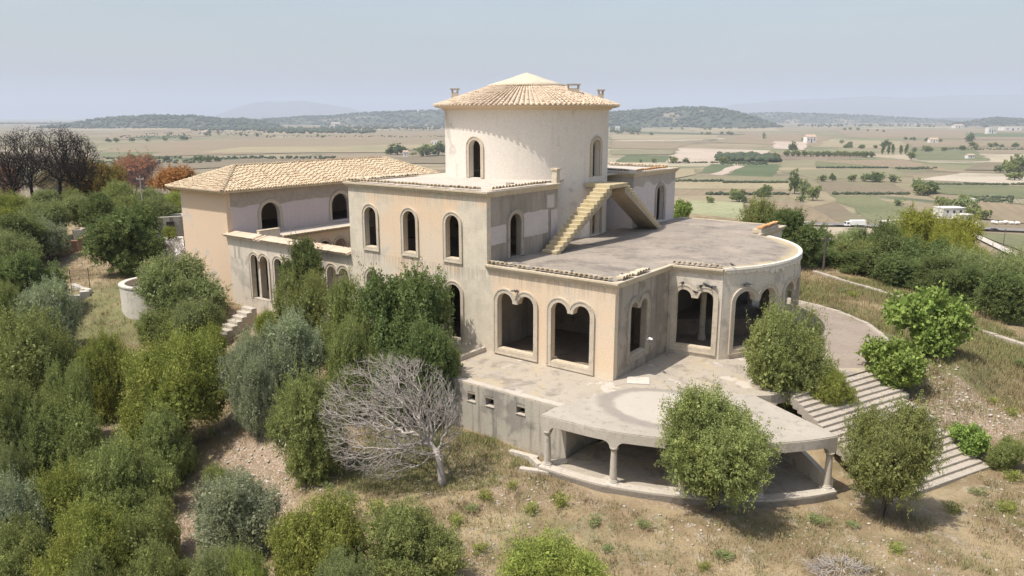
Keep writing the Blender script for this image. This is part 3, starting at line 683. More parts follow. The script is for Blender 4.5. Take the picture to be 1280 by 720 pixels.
for o in go[3:7]: surround(gal, o, G, wdt=.16, proud=.04, foot=False, sill=False, mat=M['trim'], name='arch_surround')
MB().box(-32.29, -29.3, .4, 16, 4.13, 4.26).build('terrace_floor', M['upper_deck'], gal)
q = MB().box(-29.62, -29.0, 2.3, 16, 4.27, 4.35).build('coping', M['cornice'], gal)
for i in range(52):
    link('coping_tile', TILE_P, q, (-28.93, 2.45 + i * .26, 4.31), (0, .03, math.pi + rng.uniform(-.05, .05)), (.9, 1.0, .6))
MB().box(-29.55, -29.25, .52, 2.28, 4.27, 4.86).build('parapet', M['bay'], gal)
MB().box(-29.6, -29.2, .5, 2.3, 4.86, 4.92).build('parapet_cap', M['cornice'], gal)
# courtyard ground and its far side
co = empty('courtyard_wall', (VX, VY, 0), VROT, 'plain wall closing the far side of the courtyard between wing and villa', 'wall')
make_wall('wall', co, M['bay'], -29.2, -19.2, -1, 4.2, [], flat((0, 16.2), (1, 0), (0, 1)))
# ================================================================ terrace platform, porch, garden steps
tp = [(-8.2, .4), (-8.2, -4.62), (-.1, -4.62), (.2, -3.0), (1.36, -.56), (6.3, 2.07), (7.0, 2.7), (7.55, 3.7), (9.95, 9.85), (9.75, 13), (9.3, 16.2), (7.64, 19.1), (5.4, 21.3), (2.8, 22.6), (.5, 23.6), (-.2, 23.8), (-.2, 5.0), (-.2, .4)]
ter = MB().prism(tp, -.5, 0.0).build('terrace', M['terrace'], None); ter.location = (VX, VY, 0); ter.rotation_euler = (0, 0, VROT); kind(ter, 'structure')
pv = [(6.4, 7.2), (9.9, 10.0), (9.62, 13), (9.15, 16.1), (7.55, 18.95), (5.3, 21.1), (2.8, 22.3), (1.6, 20.4), (3.6, 17.2), (5.0, 13.4), (5.3, 10.6)]
pav = MB().prism(pv, -.02, .006).build('bay_paving', M['paving'], None); pav.location = (VX, VY, 0); pav.rotation_euler = (0, 0, VROT); kind(pav, 'structure')
kerb = empty('terrace_kerb', (VX, VY, 0), VROT, 'pale stone kerb curving round the reddish paving beside the bay', 'kerb')
ke = [(9.95, 10.2), (9.75, 13), (9.3, 16.2), (7.64, 19.1), (5.4, 21.3), (2.8, 22.6), (.5, 23.6)]
for a, b in zip(ke, ke[1:]):
    n = max(2, int(math.hypot(b[0] - a[0], b[1] - a[1]) / .7))
    for i in range(n):
        f = (i + .5) / n; d = (b[0] - a[0], b[1] - a[1]); l = math.hypot(*d); d = (d[0] / l, d[1] / l)
        MB().obox((a[0] + (b[0] - a[0]) * f + rng.uniform(-.03, .03), a[1] + (b[1] - a[1]) * f), d, (-d[1], d[0]), l / n / 2 - .012, .15, -.45, .05 + rng.uniform(-.02, .03)).build('kerb_stone', M['step_stone'], kerb, bevel=.02)
side_t = MB().prism([(-8.2, .35), (-19.3, .35), (-19.3, -.8), (-14, -3.4), (-8.2, -3.6)], -1.6, .22).build('side_terrace', M['terrace'], None)
side_t.location = (VX, VY, 0); side_t.rotation_euler = (0, 0, VROT); kind(side_t, 'structure')
sk = MB().box(-8.32, -8.12, -3.62, -.02, -.02, .27).build('kerb', M['concrete'], None); sk.location = (VX, VY, 0); sk.rotation_euler = (0, 0, VROT); tag(sk, 'thin concrete kerb dividing the left terrace from the front terrace', 'kerb')
ret = empty('retaining_wall', (VX, VY, 0), VROT, 'rain-streaked concrete retaining wall with four small square holes below the terrace', 'retaining wall')
class Sq(Op):
    def __init__(s, u0, u1, zb, zt): s.u0, s.u1, s.zb, s.za, s.double = u0, u1, zb, zt, False; s.r = 1; s.cs = []
    def top(s, u): return s.za
    def us(s, n=0): return [s.u0, s.u1]
sq = [Sq(a, a + .5, b, b + .5) for a, b in ((-5.58, -.88), (-4.42, -.87), (-2.56, -.83), (-.86, -.80))]
RW = flat((0, -4.64), (1, 0), (0, 1))
make_wall('wall', ret, M['retain'], -14, .25, -3.4, -.03, sq, RW, t=.4)
for o in sq: MB().box(o.u0 - .03, o.u1 + .03, -4.68, -4.3, o.zb - .035, o.zb + .003).build('sill', M['concrete'], ret)
make_wall('wall', ret, M['retain'], -4.2, -.9, -3.4, -.52, [], flat((.25, 0), (0, 1), (-1, 0)), t=.3)
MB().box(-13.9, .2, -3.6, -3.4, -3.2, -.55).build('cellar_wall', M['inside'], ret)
MB().box(-8.5, -.0, -4.60, -4.20, -.03, .045).build('edge_strip', M['concrete'], ret)
# porch
por = empty('porch', (VX, VY, 0), VROT, 'curved concrete porch with flat slab roof on slim columns below the terrace', 'porch')
ctl = [(-.2, -5.96), (2.65, -5.80), (4.9, -5.15), (7.0, -4.2), (8.83, -2.93), (10.1, -1.6), (10.82, -.55)]
def crom(P, n=8):
    P = [tuple(2 * a - b for a, b in zip(P[0], P[1]))] + P + [tuple(2 * a - b for a, b in zip(P[-1], P[-2]))]; o = []
    for i in range(1, len(P) - 2):
        for k in range(n):
            t = k / n; o.append(tuple(.5 * (2 * P[i][j] + (P[i + 1][j] - P[i - 1][j]) * t + (2 * P[i - 1][j] - 5 * P[i][j] + 4 * P[i + 1][j] - P[i + 2][j]) * t * t + (3 * P[i][j] - P[i - 1][j] - 3 * P[i + 1][j] + P[i + 2][j]) * t ** 3) for j in (0, 1)))
    return o + [P[-2]]
arcpts = crom(ctl)
MB().prism(arcpts + [(6.3, 2.07), (1.36, -.56), (.28, -2.85), (-.2, -5.0)], -.22, .09).build('roof_slab', M['slab'], por)
cl = [0]
for a, b in zip(arcpts, arcpts[1:]): cl.append(cl[-1] + math.hypot(b[0] - a[0], b[1] - a[1]))
def along(u):
    for i in range(len(cl) - 1):
        if u <= cl[i + 1] + 1e-6:
            f = (u - cl[i]) / (cl[i + 1] - cl[i]); a, b = arcpts[i], arcpts[i + 1]; l = math.hypot(b[0] - a[0], b[1] - a[1])
            return (a[0] + (b[0] - a[0]) * f, a[1] + (b[1] - a[1]) * f), ((b[0] - a[0]) / l, (b[1] - a[1]) / l)
    return arcpts[-1], (0, 1)
def pmap(u, z, d):
    p, t = along(u); return (p[0] - t[1] * d, p[1] + t[0] * d, z)
LT = cl[-1]
cols = [.32]
def nearest(x, y): return min((math.hypot(p[0] - x, p[1] - y), l) for p, l in zip(arcpts, cl))[1]
cols = [.25, nearest(3.25, -5.65), nearest(6.1, -4.65), nearest(8.7, -3.0), LT - .2]
def zbeam(u):
    d = min(abs(u - c) for c in cols)
    if d <= .16: return -.66
    if d < .5: return -.66 + .30 * math.sqrt(1 - ((.5 - d) / .34) ** 2)
    return -.36
us = lin(0, LT, 60) + [c + s * q for c in cols for s in (-1, 1) for q in (.16, .17, .2, .25, .32, .4, .5) if 0 < c + s * q < LT]
b = MB(); wall_solid(b, us, zbeam, .05, [], pmap, -.03, .28); b.build('edge_beam', M['concrete'], por)
for c in cols:
    p, t = along(c); p = (p[0] - t[1] * .12, p[1] + t[0] * .12)
    cm = MB().lathe([(.155, -2.1), (.16, -1.9), (.15, -1.4), (.125, -.82)], (*p, 0), 14).build('column', M['concrete'], por, smooth=False)
    MB().lathe([(.125, -.83), (.15, -.80), (.15, -.77), (.13, -.765), (.2, -.70), (.2, -.655)], (*p, 0), 14).build('capital', M['concrete'], cm)
    MB().obox(p, t, (-t[1], t[0]), .23, .23, -2.42, -2.24).build('plinth', M['white_stone'], cm, bevel=.015)
    MB().lathe([(.21, -2.24), (.21, -2.18), (.17, -2.15), (.18, -2.12), (.155, -2.09)], (*p, 0), 14).build('column_base', M['concrete'], cm)
outp = [pmap(u, 0, -.26)[:2] for u in lin(0.0, LT, 40)]
MB().prism(outp + [(7.6, 1.9), (6.6, 2.4), (1.4, -.3), (.3, -2.6), (.3, -5.0), (-.5, -5.6)], -2.9, -2.36).build('floor', M['terrace'], por)
inn = [pmap(u, 0, .22)[:2] for u in lin(0.0, LT, 40)]
MB().prism(outp + inn[::-1], -2.9, -2.27).build('curb', M['concrete'], por)
b = MB(); bw = [(.1, -.95), (1.3, -.35), (6.35, 2.3), (7.4, 2.3)]
for a, c in zip(bw, bw[1:]):
    l = math.hypot(c[0] - a[0], c[1] - a[1]); d = ((c[0] - a[0]) / l, (c[1] - a[1]) / l)
    b.obox(((a[0] + c[0]) / 2, (a[1] + c[1]) / 2), d, (-d[1], d[0]), l / 2, .12, -2.9, -.24)
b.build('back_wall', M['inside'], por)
b = MB(); rw = [(7.3, 2.35), (8.3, 1.4), (9.3, .5), (10.25, -.25), (10.75, -.55)]; zz = [-.6, -1.1, -1.45, -1.7, -1.85]
for i in range(4):
    a, c = rw[i], rw[i + 1]; l = math.hypot(c[0] - a[0], c[1] - a[1]); n_ = (-(c[1] - a[1]) / l * .11, (c[0] - a[0]) / l * .11)
    b.add([(a[0] - n_[0], a[1] - n_[1], -2.9), (c[0] - n_[0], c[1] - n_[1], -2.9), (c[0] + n_[0], c[1] + n_[1], -2.9), (a[0] + n_[0], a[1] + n_[1], -2.9),
           (a[0] - n_[0], a[1] - n_[1], zz[i]), (c[0] - n_[0], c[1] - n_[1], zz[i + 1]), (c[0] + n_[0], c[1] + n_[1], zz[i + 1]), (a[0] + n_[0], a[1] + n_[1], zz[i])],
          [(3, 2, 1, 0), (4, 5, 6, 7), (0, 1, 5, 4), (1, 2, 6, 5), (2, 3, 7, 6), (3, 0, 4, 7)])
b.build('side_wall', M['bay'], por)
fk = empty('fallen_kerb', (VX, VY, 0), VROT, 'broken pale kerb stones lying in the dry grass beside the first porch column', 'kerb stones')
for x, y, a, l, h in ((-1.6, -5.35, .1, .75, -2.35), (-.75, -5.65, -.5, .5, -2.3), (.2, -5.35, .9, .5, -2.2), (-.3, -6.3, .35, .7, -2.4)):
    MB().obox((x, y), (math.cos(a), math.sin(a)), (-math.sin(a), math.cos(a)), l, .13, h - .45, h).build('kerb_stone', M['concrete'], fk, bevel=.02)
# garden steps
gs = empty('garden_steps', (VX, VY, 0), VROT, 'wide pale stone garden steps running down from the terrace to the dry grass', 'steps')
L0, R0_, L1, R1_ = (7.55, 3.55), (10.0, 9.8), (12.95, .45), (15.72, 6.35); NG = 20
lp = lambda a, b, f: (a[0] + (b[0] - a[0]) * f, a[1] + (b[1] - a[1]) * f)
for i in range(NG):
    f0, f1 = i / NG, (i + 1) / NG; z = -.05 - i * 2.45 / (NG - 1)
    A, B, D, E_ = lp(L0, L1, f0), lp(R0_, R1_, f0), lp(R0_, R1_, f1 + .012), lp(L0, L1, f1 + .012)
    jr = rng.uniform(-.25, .3); u = ((B[0] - A[0]) / 6.7, (B[1] - A[1]) / 6.7)
    B = (B[0] + u[0] * jr, B[1] + u[1] * jr); D = (D[0] + u[0] * jr, D[1] + u[1] * jr)
    # each tread is laid in three or four long stones
    cuts = sorted([0, 1] + [min(.93, max(.07, (k + rng.uniform(-.3, .3)) / 4)) for k in (1, 2, 3)])
    for c0, c1 in zip(cuts, cuts[1:]):
        g0 = .0012; dz = rng.uniform(-.012, .012)
        MB().prism([lp(A, B, c0 + g0), lp(A, B, c1 - g0), lp(E_, D, c1 - g0), lp(E_, D, c0 + g0)], z - .5, z + dz).build('step_stone', M['step_stone'], gs, bevel=.018)
# small stair below the arcade
ss = empty('small_steps', (0, 0, 0), 0, 'short flight of narrow white steps half hidden in the shrubs below the arcade', 'steps')
SS_A = W2(-27.4, -1.5); 
for i in range(7):
    x, y = W2(-27.6 + i * .05, -1.9 - i * .42); MB().obox((x, y), (.8, -.6), (.6, .8), .6, .215, -1.2 - i * .2, .02 - i * .21).build('step', M['concrete'], ss, bevel=.02)
# ================================================================ LAND
PLAIN = -42.0
def Lp(x, y, z): return (*W2(x, y), z)
CPTS = [Lp(*q) for q in ((.2, -7.2, -2.5), (3.2, -7.0, -2.55), (7, -5.8, -2.6), (9.4, -4.0, -2.6), (11.8, -1.4, -2.62), (-6, -5.4, -2.35), (-8, -5.4, -2.2), (-11, -5, -1.9),
        (13.6, .1, -2.68), (16.2, 6.2, -2.65), (16.8, 3, -2.75), (14.2, 8.4, -1.9), (12.4, 9.6, -1.1), (10.6, 11, -.35), (10, 16.5, -.22), (8.2, 20, -.22), (5.8, 22.6, -.22), (2, 25, -.25), (12.5, 16, -.4), (9, 25, -.5),
        (0, -3.8, -2.7), (4, -2, -2.75), (8, 0, -2.75), (10.5, 1.5, -2.75), (4, 3, -2.7), (-5, -3, -2.5), (9.3, 3.0, -1.6), (11, 4, -2.6), (9, 6.5, -1.4), (12.5, 3.5, -2.8), (7.5, 7, -.7),
        (-14, -4.5, -1.5), (-16, -6.5, -2.3), (-19.5, -2.2, -.7), (-24, -2, -.35), (-28.5, -3.2, -1.3), (-28.5, -5.5, -2.1), (-32, -2, -.5), (-38, -1.5, .1), (-39.5, 6, .6), (-40, 14, .9), (-42, 24, 1.2), (-25, 8, -.1), (-24, 20, -.2), (-20, 30, 0), (0, 31, -.6), (-30, 30, .6))]
CPTS += [(27.8, 68.7, -1), (30, 60, -1), (30.6, 50, -1), (32, 46, -1.2), (36, 38, -2.3), (24, 58, -.6), (26, 46, -1.3), (27, 38, -2.2), (44, 60, -7), (48, 50, -7), (38, 76, -6), (62, 62, -14), (60, 92, -18), (32, 96, -10), (58, 38, -9), (12, 96, -8),
         (0, 24, -3.1), (8, 24, -3.0), (18, 25, -2.95), (28, 30, -2.9), (-3, 30.6, -2.75), (-1.5, 36, -2.45), (-6.5, 30, -2.9), (-7, 25.5, -3.4), (-8.5, 33, -2.9), (-11.5, 37, -3.0), (-14, 41, -2.8), (-11, 29, -4.3), (-13.5, 33, -5.0), (-14.5, 27, -6.5), (-20, 25, -8.5), (-21, 33, -7), (-18, 40, -4.2), (-24, 43, -4.0),
         (-22, 50, -2.3), (-28, 52, -2.2), (-27, 58, -1.2), (-34, 56, -2.4), (-36, 66, -1.0), (-33, 62, -.9), (-42, 54, -4.5), (-46, 68, -2), (-34, 38, -8), (-50, 44, -9), (-45, 88, .5), (-56, 112, 1.0), (-38, 100, 1.0), (-25, 100, .5), (-75, 112, -1), (-70, 70, -7), (-60, 140, -4), (-95, 120, -6), (-20, 130, -7),
         (0, 10, -8), (0, 0, -14), (20, 5, -10), (-20, 5, -15), (0, -30, -28), (40, 10, -10), (-40, 15, -16), (50, -10, -22)]
_cp = np.array(CPTS, float)
def gz(x, y):
    """ground height, numpy arrays or numbers"""
    X = np.atleast_1d(np.asarray(x, float)); Y = np.atleast_1d(np.asarray(y, float)); out = np.empty(X.shape)
    fx, fy = X.ravel(), Y.ravel(); o = np.empty(fx.shape)
    for i in range(0, len(fx), 20000):
        a, b = fx[i:i + 20000], fy[i:i + 20000]
        d2 = (a[:, None] - _cp[None, :, 0]) ** 2 + (b[:, None] - _cp[None, :, 1]) ** 2
        w_ = 1 / (d2 + .6) ** 1.7
        h = (w_ * _cp[None, :, 2]).sum(1) / w_.sum(1)
        r = np.sqrt(((a + 5) / 1.0) ** 2 + ((b - 62) / 1.15) ** 2)
        k = np.clip((r - 72) / 130, 0, 1); k = k * k * (3 - 2 * k)
        bump = (np.sin(a * .9 + 1.3 * np.sin(b * .7)) * np.sin(b * 1.1 + np.sin(a * .8)) * .06 + np.sin(a * 2.7 + b * 1.3) * np.sin(b * 2.9 - a * .7) * .025)
        o[i:i + 20000] = h * (1 - k) + PLAIN * k + bump * (1 - k)
    out = o.reshape(X.shape); return out if np.ndim(x) else float(out[0])
def at(px, py):
    """where the sight line through a picture point meets the ground"""
    r = ray(px, py); ts = np.arange(12, 700, .4)
    z = CAMH + r.z * ts; g = gz(r.x * ts, r.y * ts); i = int(np.argmax(z < g)) if (z < g).any() else len(ts) - 1
    t0 = ts[max(i - 1, 0)]; t1 = ts[i]
    for _ in range(12):
        tm = (t0 + t1) / 2
        if CAMH + r.z * tm < gz(r.x * tm, r.y * tm): t1 = tm
        else: t0 = tm
    return Vector((r.x * t1, r.y * t1, gz(r.x * t1, r.y * t1)))
def axis(lo, hi, step, far, gr=1.11):
    a = list(np.arange(lo, hi + 1e-6, step)); s = step; x = hi
    while x < far: s *= gr; x += s; a.append(x)
    s = step; x = lo; b = []
    while x > -far: s *= gr; x -= s; b.append(x)
    return np.array(b[::-1] + a)
gx, gy = axis(-38, 40, .6, 32000), axis(16, 76, .6, 32000)
gy = gy[gy > -2500]
GX, GY = np.meshgrid(gx, gy); GZ = gz(GX, GY); nx, ny = len(gx), len(gy)
idx = np.arange(nx * ny).reshape(ny, nx)
F = np.stack([idx[:-1, :-1], idx[:-1, 1:], idx[1:, 1:], idx[1:, :-1]], -1).reshape(-1, 4)
# --- hill-top soil: straw, bare stony earth, green patches (masks stored per vertex)
def blob(cx, cy, rx, ry, X, Y): return np.clip(1.4 - ((X - cx) / rx) ** 2 - ((Y - cy) / ry) ** 2, 0, 1)
bare = np.maximum.reduce([blob(-12.5, 32, 3.4, 6.5, GX, GY), blob(-9.5, 36, 3, 3, GX, GY) * .7, blob(22.5, 36.5, 3.5, 3.5, GX, GY) * .9, blob(4, 29.2, 8, 1.6, GX, GY) * .55, blob(13, 29, 4, 3, GX, GY) * .4, blob(-40, 76, 6, 7, GX, GY) * .45, blob(-4, 26, 2.5, 3, GX, GY) * .6, blob(16, 26, 5, 2, GX, GY) * .4])
green = np.maximum.reduce([blob(24, 46, 5, 9, GX, GY) * .9, blob(-29, 58, 8, 12, GX, GY) * .7, blob(2, 26, 4, 3, GX, GY) * .45, blob(-5.5, 33, 3, 3, GX, GY) * .7, blob(22, 29, 4, 3, GX, GY) * .35, blob(20, 58, 7, 6, GX, GY) * .4])
tm = NT('hilltop dry grass and soil', .97)
av = tm.n('ShaderNodeVertexColor', layer_name='mask'); ms = tm.sep(av.outputs[0])
n1 = tm.noise(.32, 6, rough=.65); n2 = tm.noise(1.4, 8, rough=.72, dist=.4); n3 = tm.noise(9, 6, rough=.7); n4 = tm.noise(30, 4)
col = tm.mix(tm.ramp(n1, .38, .6), (.345, .265, .155), (.22, .16, .09))
col = tm.mix(tm.ramp(n2, .53, .64, 0, .75), col, (.385, .325, .245))
col = tm.mix(tm.ramp(tm.noise(.9, 7, rough=.72), .52, .66, 0, .65), col, (.165, .16, .075))
gm = tm.ramp(tm.math('ADD', ms[1], tm.math('MULTIPLY', tm.math('SUBTRACT', n2, .5), 1.1)), .35, .75)
col = tm.mix(tm.math('MULTIPLY', gm, .8), col, (.135, .145, .055))
bm_ = tm.ramp(tm.math('ADD', ms[0], tm.math('MULTIPLY', tm.math('SUBTRACT', n2, .5), 1.4)), .4, .7)
soil = tm.mix(tm.ramp(n3, .5, .62), (.27, .195, .13), (.44, .375, .295))
col = tm.mix(bm_, col, soil)
col = tm.mix(tm.ramp(n3, .61, .69, 0, .65), col, (.50, .445, .365))
col = tm.mix(tm.ramp(n3, .43, .33, 0, .65), col, (.15, .115, .07))
col = tm.rgb_mul(col, tm.ramp(n4, .2, .8, .75, 1.2))
# out on the plain the sheet carries field strips instead
far = tm.n('ShaderNodeVectorMath', operation='LENGTH'); tm.put(far.inputs[0], tm.obj)
cell = tm.n('ShaderNodeTexVoronoi', feature='F1', distance='CHEBYCHEV'); tm.put(cell.inputs['Vector'], tm.scale((1 / 260, 1 / 170, 0), None)); cell.inputs['Scale'].default_value = 1; cell.inputs['Randomness'].default_value = .85
cs = tm.sep(cell.outputs['Color'])
fc = tm.mix(tm.ramp(cs[0], .15, .85), (.22, .175, .11), (.28, .23, .14))
fc = tm.mix(tm.ramp(cs[1], .62, .66, 0, .8), fc, (.165, .175, .085))
fc = tm.mix(tm.ramp(cs[2], .74, .78, 0, .8), fc, (.22, .165, .115))
fc = tm.mix(tm.ramp(cs[2], .16, .13, 0, .8), fc, (.42, .35, .25))
ed = tm.n('ShaderNodeTexVoronoi', feature='DISTANCE_TO_EDGE'); tm.put(ed.inputs['Vector'], tm.scale((1 / 260, 1 / 170, 0), None)); ed.inputs['Scale'].default_value = 1; ed.inputs['Randomness'].default_value = .85
fc = tm.mix(tm.math('MULTIPLY', tm.ramp(ed.outputs['Distance'], .035, .015), tm.ramp(tm.noise(.012, 5, rough=.7), .42, .6)), fc, (.10, .115, .06))
fc = tm.mix(tm.ramp(tm.noise(.09, 3, rough=.8), .63, .68, 0, .75), fc, (.085, .095, .045)); fc = tm.mix(tm.ramp(tm.noise(.0016, 5, rough=.65), .5, .6, 0, .6), fc, (.19, .185, .09))
fc = tm.rgb_mul(fc, tm.ramp(tm.noise(.02, 7, rough=.65), .3, .7, .84, 1.14))
fc = tm.mix(tm.ramp(tm.noise(.0035, 4), .48, .62, 0, .5), fc, (.28, .22, .14))
col = tm.mix(tm.ramp(far.outputs['Value'], 190, 260), col, fc)
MGROUND = tm.done(col, tm.math('ADD', n2, tm.math('MULTIPLY', n3, .5)), .6, .08)
me = np_mesh('ground', np.stack([GX, GY, GZ], -1).reshape(-1, 3), F, MGROUND)
vc = me.color_attributes.new('mask', 'FLOAT_COLOR', 'POINT')
cc = np.zeros((nx * ny, 4), np.float32); cc[:, 0] = bare.ravel(); cc[:, 1] = green.ravel(); cc[:, 3] = 1
vc.data.foreach_set('color', cc.ravel()); me.polygons.foreach_set('use_smooth', np.ones(len(F), bool))
kind(link('ground', me), 'structure')
# ---------------------------------------------------------------- fields on the plain: outlines in picture points, laid on the plain
def field_mat(name, a, b, rows=0, rowcol=None, ang=0):
    t = NT(name, .97); col = t.mix(t.ramp(t.noise(.015, 6, rough=.65), .35, .65), a, b)
    if rows:
        wv = t.n('ShaderNodeTexWave', wave_type='BANDS', bands_direction='X'); mp = t.n('ShaderNodeMapping'); t.put(mp.inputs[0], t.obj); mp.inputs['Rotation'].default_value[2] = ang
        t.put(wv.inputs['Vector'], mp.outputs[0]); wv.inputs['Scale'].default_value = rows; wv.inputs['Distortion'].default_value = 1.2; wv.inputs['Detail'].default_value = 3
        col = t.mix(t.math('MULTIPLY', wv.outputs['Fac'], .55), col, rowcol)
    col = t.mix(t.ramp(t.noise(.08, 7, rough=.7), .52, .7, 0, .4), col, tuple(c * .66 for c in a))
    col = t.mix(t.ramp(t.noise(.006, 5, rough=.6), .5, .64, 0, .5), col, (.20, .195, .095))
    fur = t.n('ShaderNodeTexWave', wave_type='BANDS', bands_direction='X'); fm = t.n('ShaderNodeMapping'); t.put(fm.inputs[0], t.obj); fm.inputs['Rotation'].default_value[2] = len(name) * .37
    t.put(fur.inputs['Vector'], fm.outputs[0]); fur.inputs['Scale'].default_value = .045; fur.inputs['Distortion'].default_value = 2.5; fur.inputs['Detail'].default_value = 4; col = t.mix(t.math('MULTIPLY', fur.outputs['Fac'], .22), col, tuple(c * .6 for c in a))
    col = t.mix(t.ramp(t.noise(.11, 3, rough=.8), .64, .69, 0, .7), col, (.085, .095, .045))
    return t.done(t.rgb_mul(col, t.ramp(t.noise(.35, 5), .25, .75, .9, 1.1)))
FM = {'straw': field_mat('straw field', (.335, .275, .165), (.30, .245, .145)), 'tan': field_mat('tan ploughed field', (.25, .19, .12), (.275, .21, .13)), 'brown': field_mat('brown fallow', (.19, .15, .095), (.22, .175, .11)),
      'green': field_mat('green pasture', (.14, .15, .07), (.175, .17, .085)), 'pale': field_mat('pale stubble', (.48, .41, .31), (.44, .37, .28)), 'dark': field_mat('dark green crop', (.09, .115, .05), (.125, .14, .065)),
      'olive': field_mat('weedy field', (.21, .19, .105), (.245, .21, .125)), 'rows': field_mat('crop rows', (.31, .26, .17), (.28, .24, .15), .12, (.12, .14, .055), .5), 'stony': field_mat('pale stony ground', (.49, .395, .31), (.43, .34, .26)),
      'dry': field_mat('tall dry pale grass', (.34, .335, .19), (.27, .265, .145))}
FIELDS = [('stony', [(834, 203), (898, 203), (904, 195), (956, 197), (962, 188), (849, 185)]), ('dark', [(768, 203), (833, 203), (837, 195), (783, 194)]), ('dark', [(871, 217), (906, 216), (918, 206), (889, 205)]),
    ('dark', [(905, 219), (966, 221), (978, 205), (931, 206)]), ('stony', [(886, 218), (902, 219), (931, 208), (919, 207)]), ('straw', [(820, 236), (985, 237), (986, 228.5), (838, 226)]), ('tan', [(820, 244), (983, 244), (985, 237.4), (820, 236.6)]),
    ('tan', [(925, 246), (985, 245), (1062, 284), (950, 268)]), ('brown', [(1012, 260), (1043, 252), (1094, 281), (1060, 283)]), ('green', [(1036, 243.5), (1092, 246), (1140, 262), (1134, 284), (1096, 281)]), ('brown', [(1018, 226), (1118, 227), (1135, 243), (1036, 242.5)]),
    ('olive', [(972, 213), (1112, 210.5), (1142, 221), (1018, 225)]), ('green', [(1020, 209.5), (1086, 209), (1080, 202.5), (1020, 202)]), ('tan', [(1018, 201.5), (1130, 199), (1200, 216), (1118, 210), (1086, 207)]), ('green', [(1134, 186), (1212, 185), (1236, 201), (1148, 200)]),
    ('pale', [(1141, 225), (1290, 231.5), (1290, 219), (1204, 216.5)]), ('green', [(1152, 227), (1290, 234), (1290, 249), (1216, 245.5), (1146, 240)]), ('rows', [(1214, 253), (1290, 256), (1290, 249.5), (1216, 246.2)]), ('tan', [(1158, 243), (1212, 250), (1290, 258.5), (1290, 281), (1205, 272)]),
    ('olive', [(1100, 283), (1150, 272), (1230, 276), (1240, 288), (1150, 289)]), ('tan', [(1188, 292), (1274, 340), (1300, 348), (1300, 331), (1212, 290.5)]), ('green', [(1216, 291), (1300, 296), (1300, 326)]), ('straw', [(1020, 176), (1142, 176.5), (1122, 186), (1016, 184)]),
    ('tan', [(930, 166), (1042, 170.5), (1020, 183.5), (890, 178)]), ('tan', [(1042, 161), (1290, 163), (1290, 175), (1060, 171.5)]), ('dark', [(1206, 166.5), (1290, 166), (1290, 171.5), (1210, 171)]), ('tan', [(764, 176), (862, 180), (842, 186.5), (764, 186)]),
    ('straw', [(764, 168.5), (900, 169), (894, 174), (764, 174.5)]), ('dark', [(800, 164.6), (932, 167.5), (926, 169), (800, 166.8)]), ('dry', [(800, 290), (935, 285), (928, 254), (868, 252), (838, 258)]), ('straw', [(860, 160.5), (960, 160), (985, 164.5), (872, 165)]), ('olive', [(764, 187.5), (848, 187), (838, 193.5), (764, 194)]),
    ('straw', [(840, 224.5), (870, 218.5), (868, 212), (838, 212)]), ('olive', [(905, 220), (985, 223), (982, 227.5), (838, 226), (868, 219.5)]), ('brown', [(1230, 203), (1290, 205), (1290, 214), (1205, 213)]), ('stony', [(968, 177), (1010, 178), (1004, 188), (965, 186)]), ('tan', [(1125, 176), (1290, 178), (1290, 184), (1140, 184.5)]),
    ('tan', [(110, 198), (555, 187), (556, 163), (420, 169), (150, 181)]), ('straw', [(250, 191), (480, 191), (556, 180.5), (300, 184.5)]), ('brown', [(190, 214), (330, 208), (560, 200), (300, 199), (205, 204)]), ('green', [(112, 196.5), (172, 197), (204, 190.5), (130, 191)]), ('olive', [(112, 206), (250, 203), (300, 197.5), (140, 198.5)]),
    ('tan', [(130, 176), (262, 170.5), (250, 163), (140, 166)]), ('dark', [(180, 174.5), (232, 172), (238, 169), (165, 171.5)]), ('straw', [(160, 164.5), (245, 161), (238, 158.5), (150, 160)]), ('straw', [(330, 157), (470, 153.8), (460, 152.4), (330, 154.5)]), ('brown', [(500, 205), (560, 205), (560, 196), (480, 198)]), ('dark', [(145, 199.5), (300, 200.3), (302, 198), (150, 197)])]
for i, (k, P) in enumerate(FIELDS):
    pts = [onz(x, y, PLAIN) for x, y in P]; z = PLAIN + .06 + .018 * i
    cx_, cy_ = sum(p.x for p in pts) / len(pts), sum(p.y for p in pts) / len(pts)
    # edges broken into short uneven runs, like real field margins
    out = []
    for a, b in zip(pts, pts[1:] + pts[:1]):
        l = (b - a).length; n = max(1, min(14, int(l / 25)))
        for q in range(n):
            t = q / n; p_ = a.lerp(b, t); j = min(6, l * .02) if q else 0
            out.append((p_.x + rng.uniform(-j, j), p_.y + rng.uniform(-j, j)))
    tri = tessellate_polygon([[Vector((x, y, 0)) for x, y in out]])
    kind(MB().add([(x, y, z) for x, y in out], [tuple(t) for t in tri]).build('field', FM[k], None, weld=True), 'structure')
asph = ground_like('road asphalt', (.20, .19, .18), (.23, .215, .2), (.17, .16, .15), .05, .4)
grav = ground_like('white gravel track', (.56, .51, .44), (.52, .46, .38), (.44, .38, .3), .05, .4)
def ribbon(name, pix, wd, mat, dz):
    P = [onz(x, y, PLAIN) for x, y in pix]; mb = MB(); v = []
    for i, p in enumerate(P):
        d = (P[min(i + 1, len(P) - 1)] - P[max(i - 1, 0)]).normalized(); s = Vector((-d.y, d.x, 0)) * wd / 2
        v += [tuple(p + s + Vector((0, 0, dz))), tuple(p - s + Vector((0, 0, dz)))]
    mb.add(v, [(2 * i, 2 * i + 1, 2 * i + 3, 2 * i + 2) for i in range(len(P) - 1)])
    return kind(mb.build(name, mat, None), 'structure')
ribbon('road', [(930, 281), (1000, 282), (1060, 283), (1130, 285.5), (1200, 287), (1300, 291)], 7, asph, 1.25)
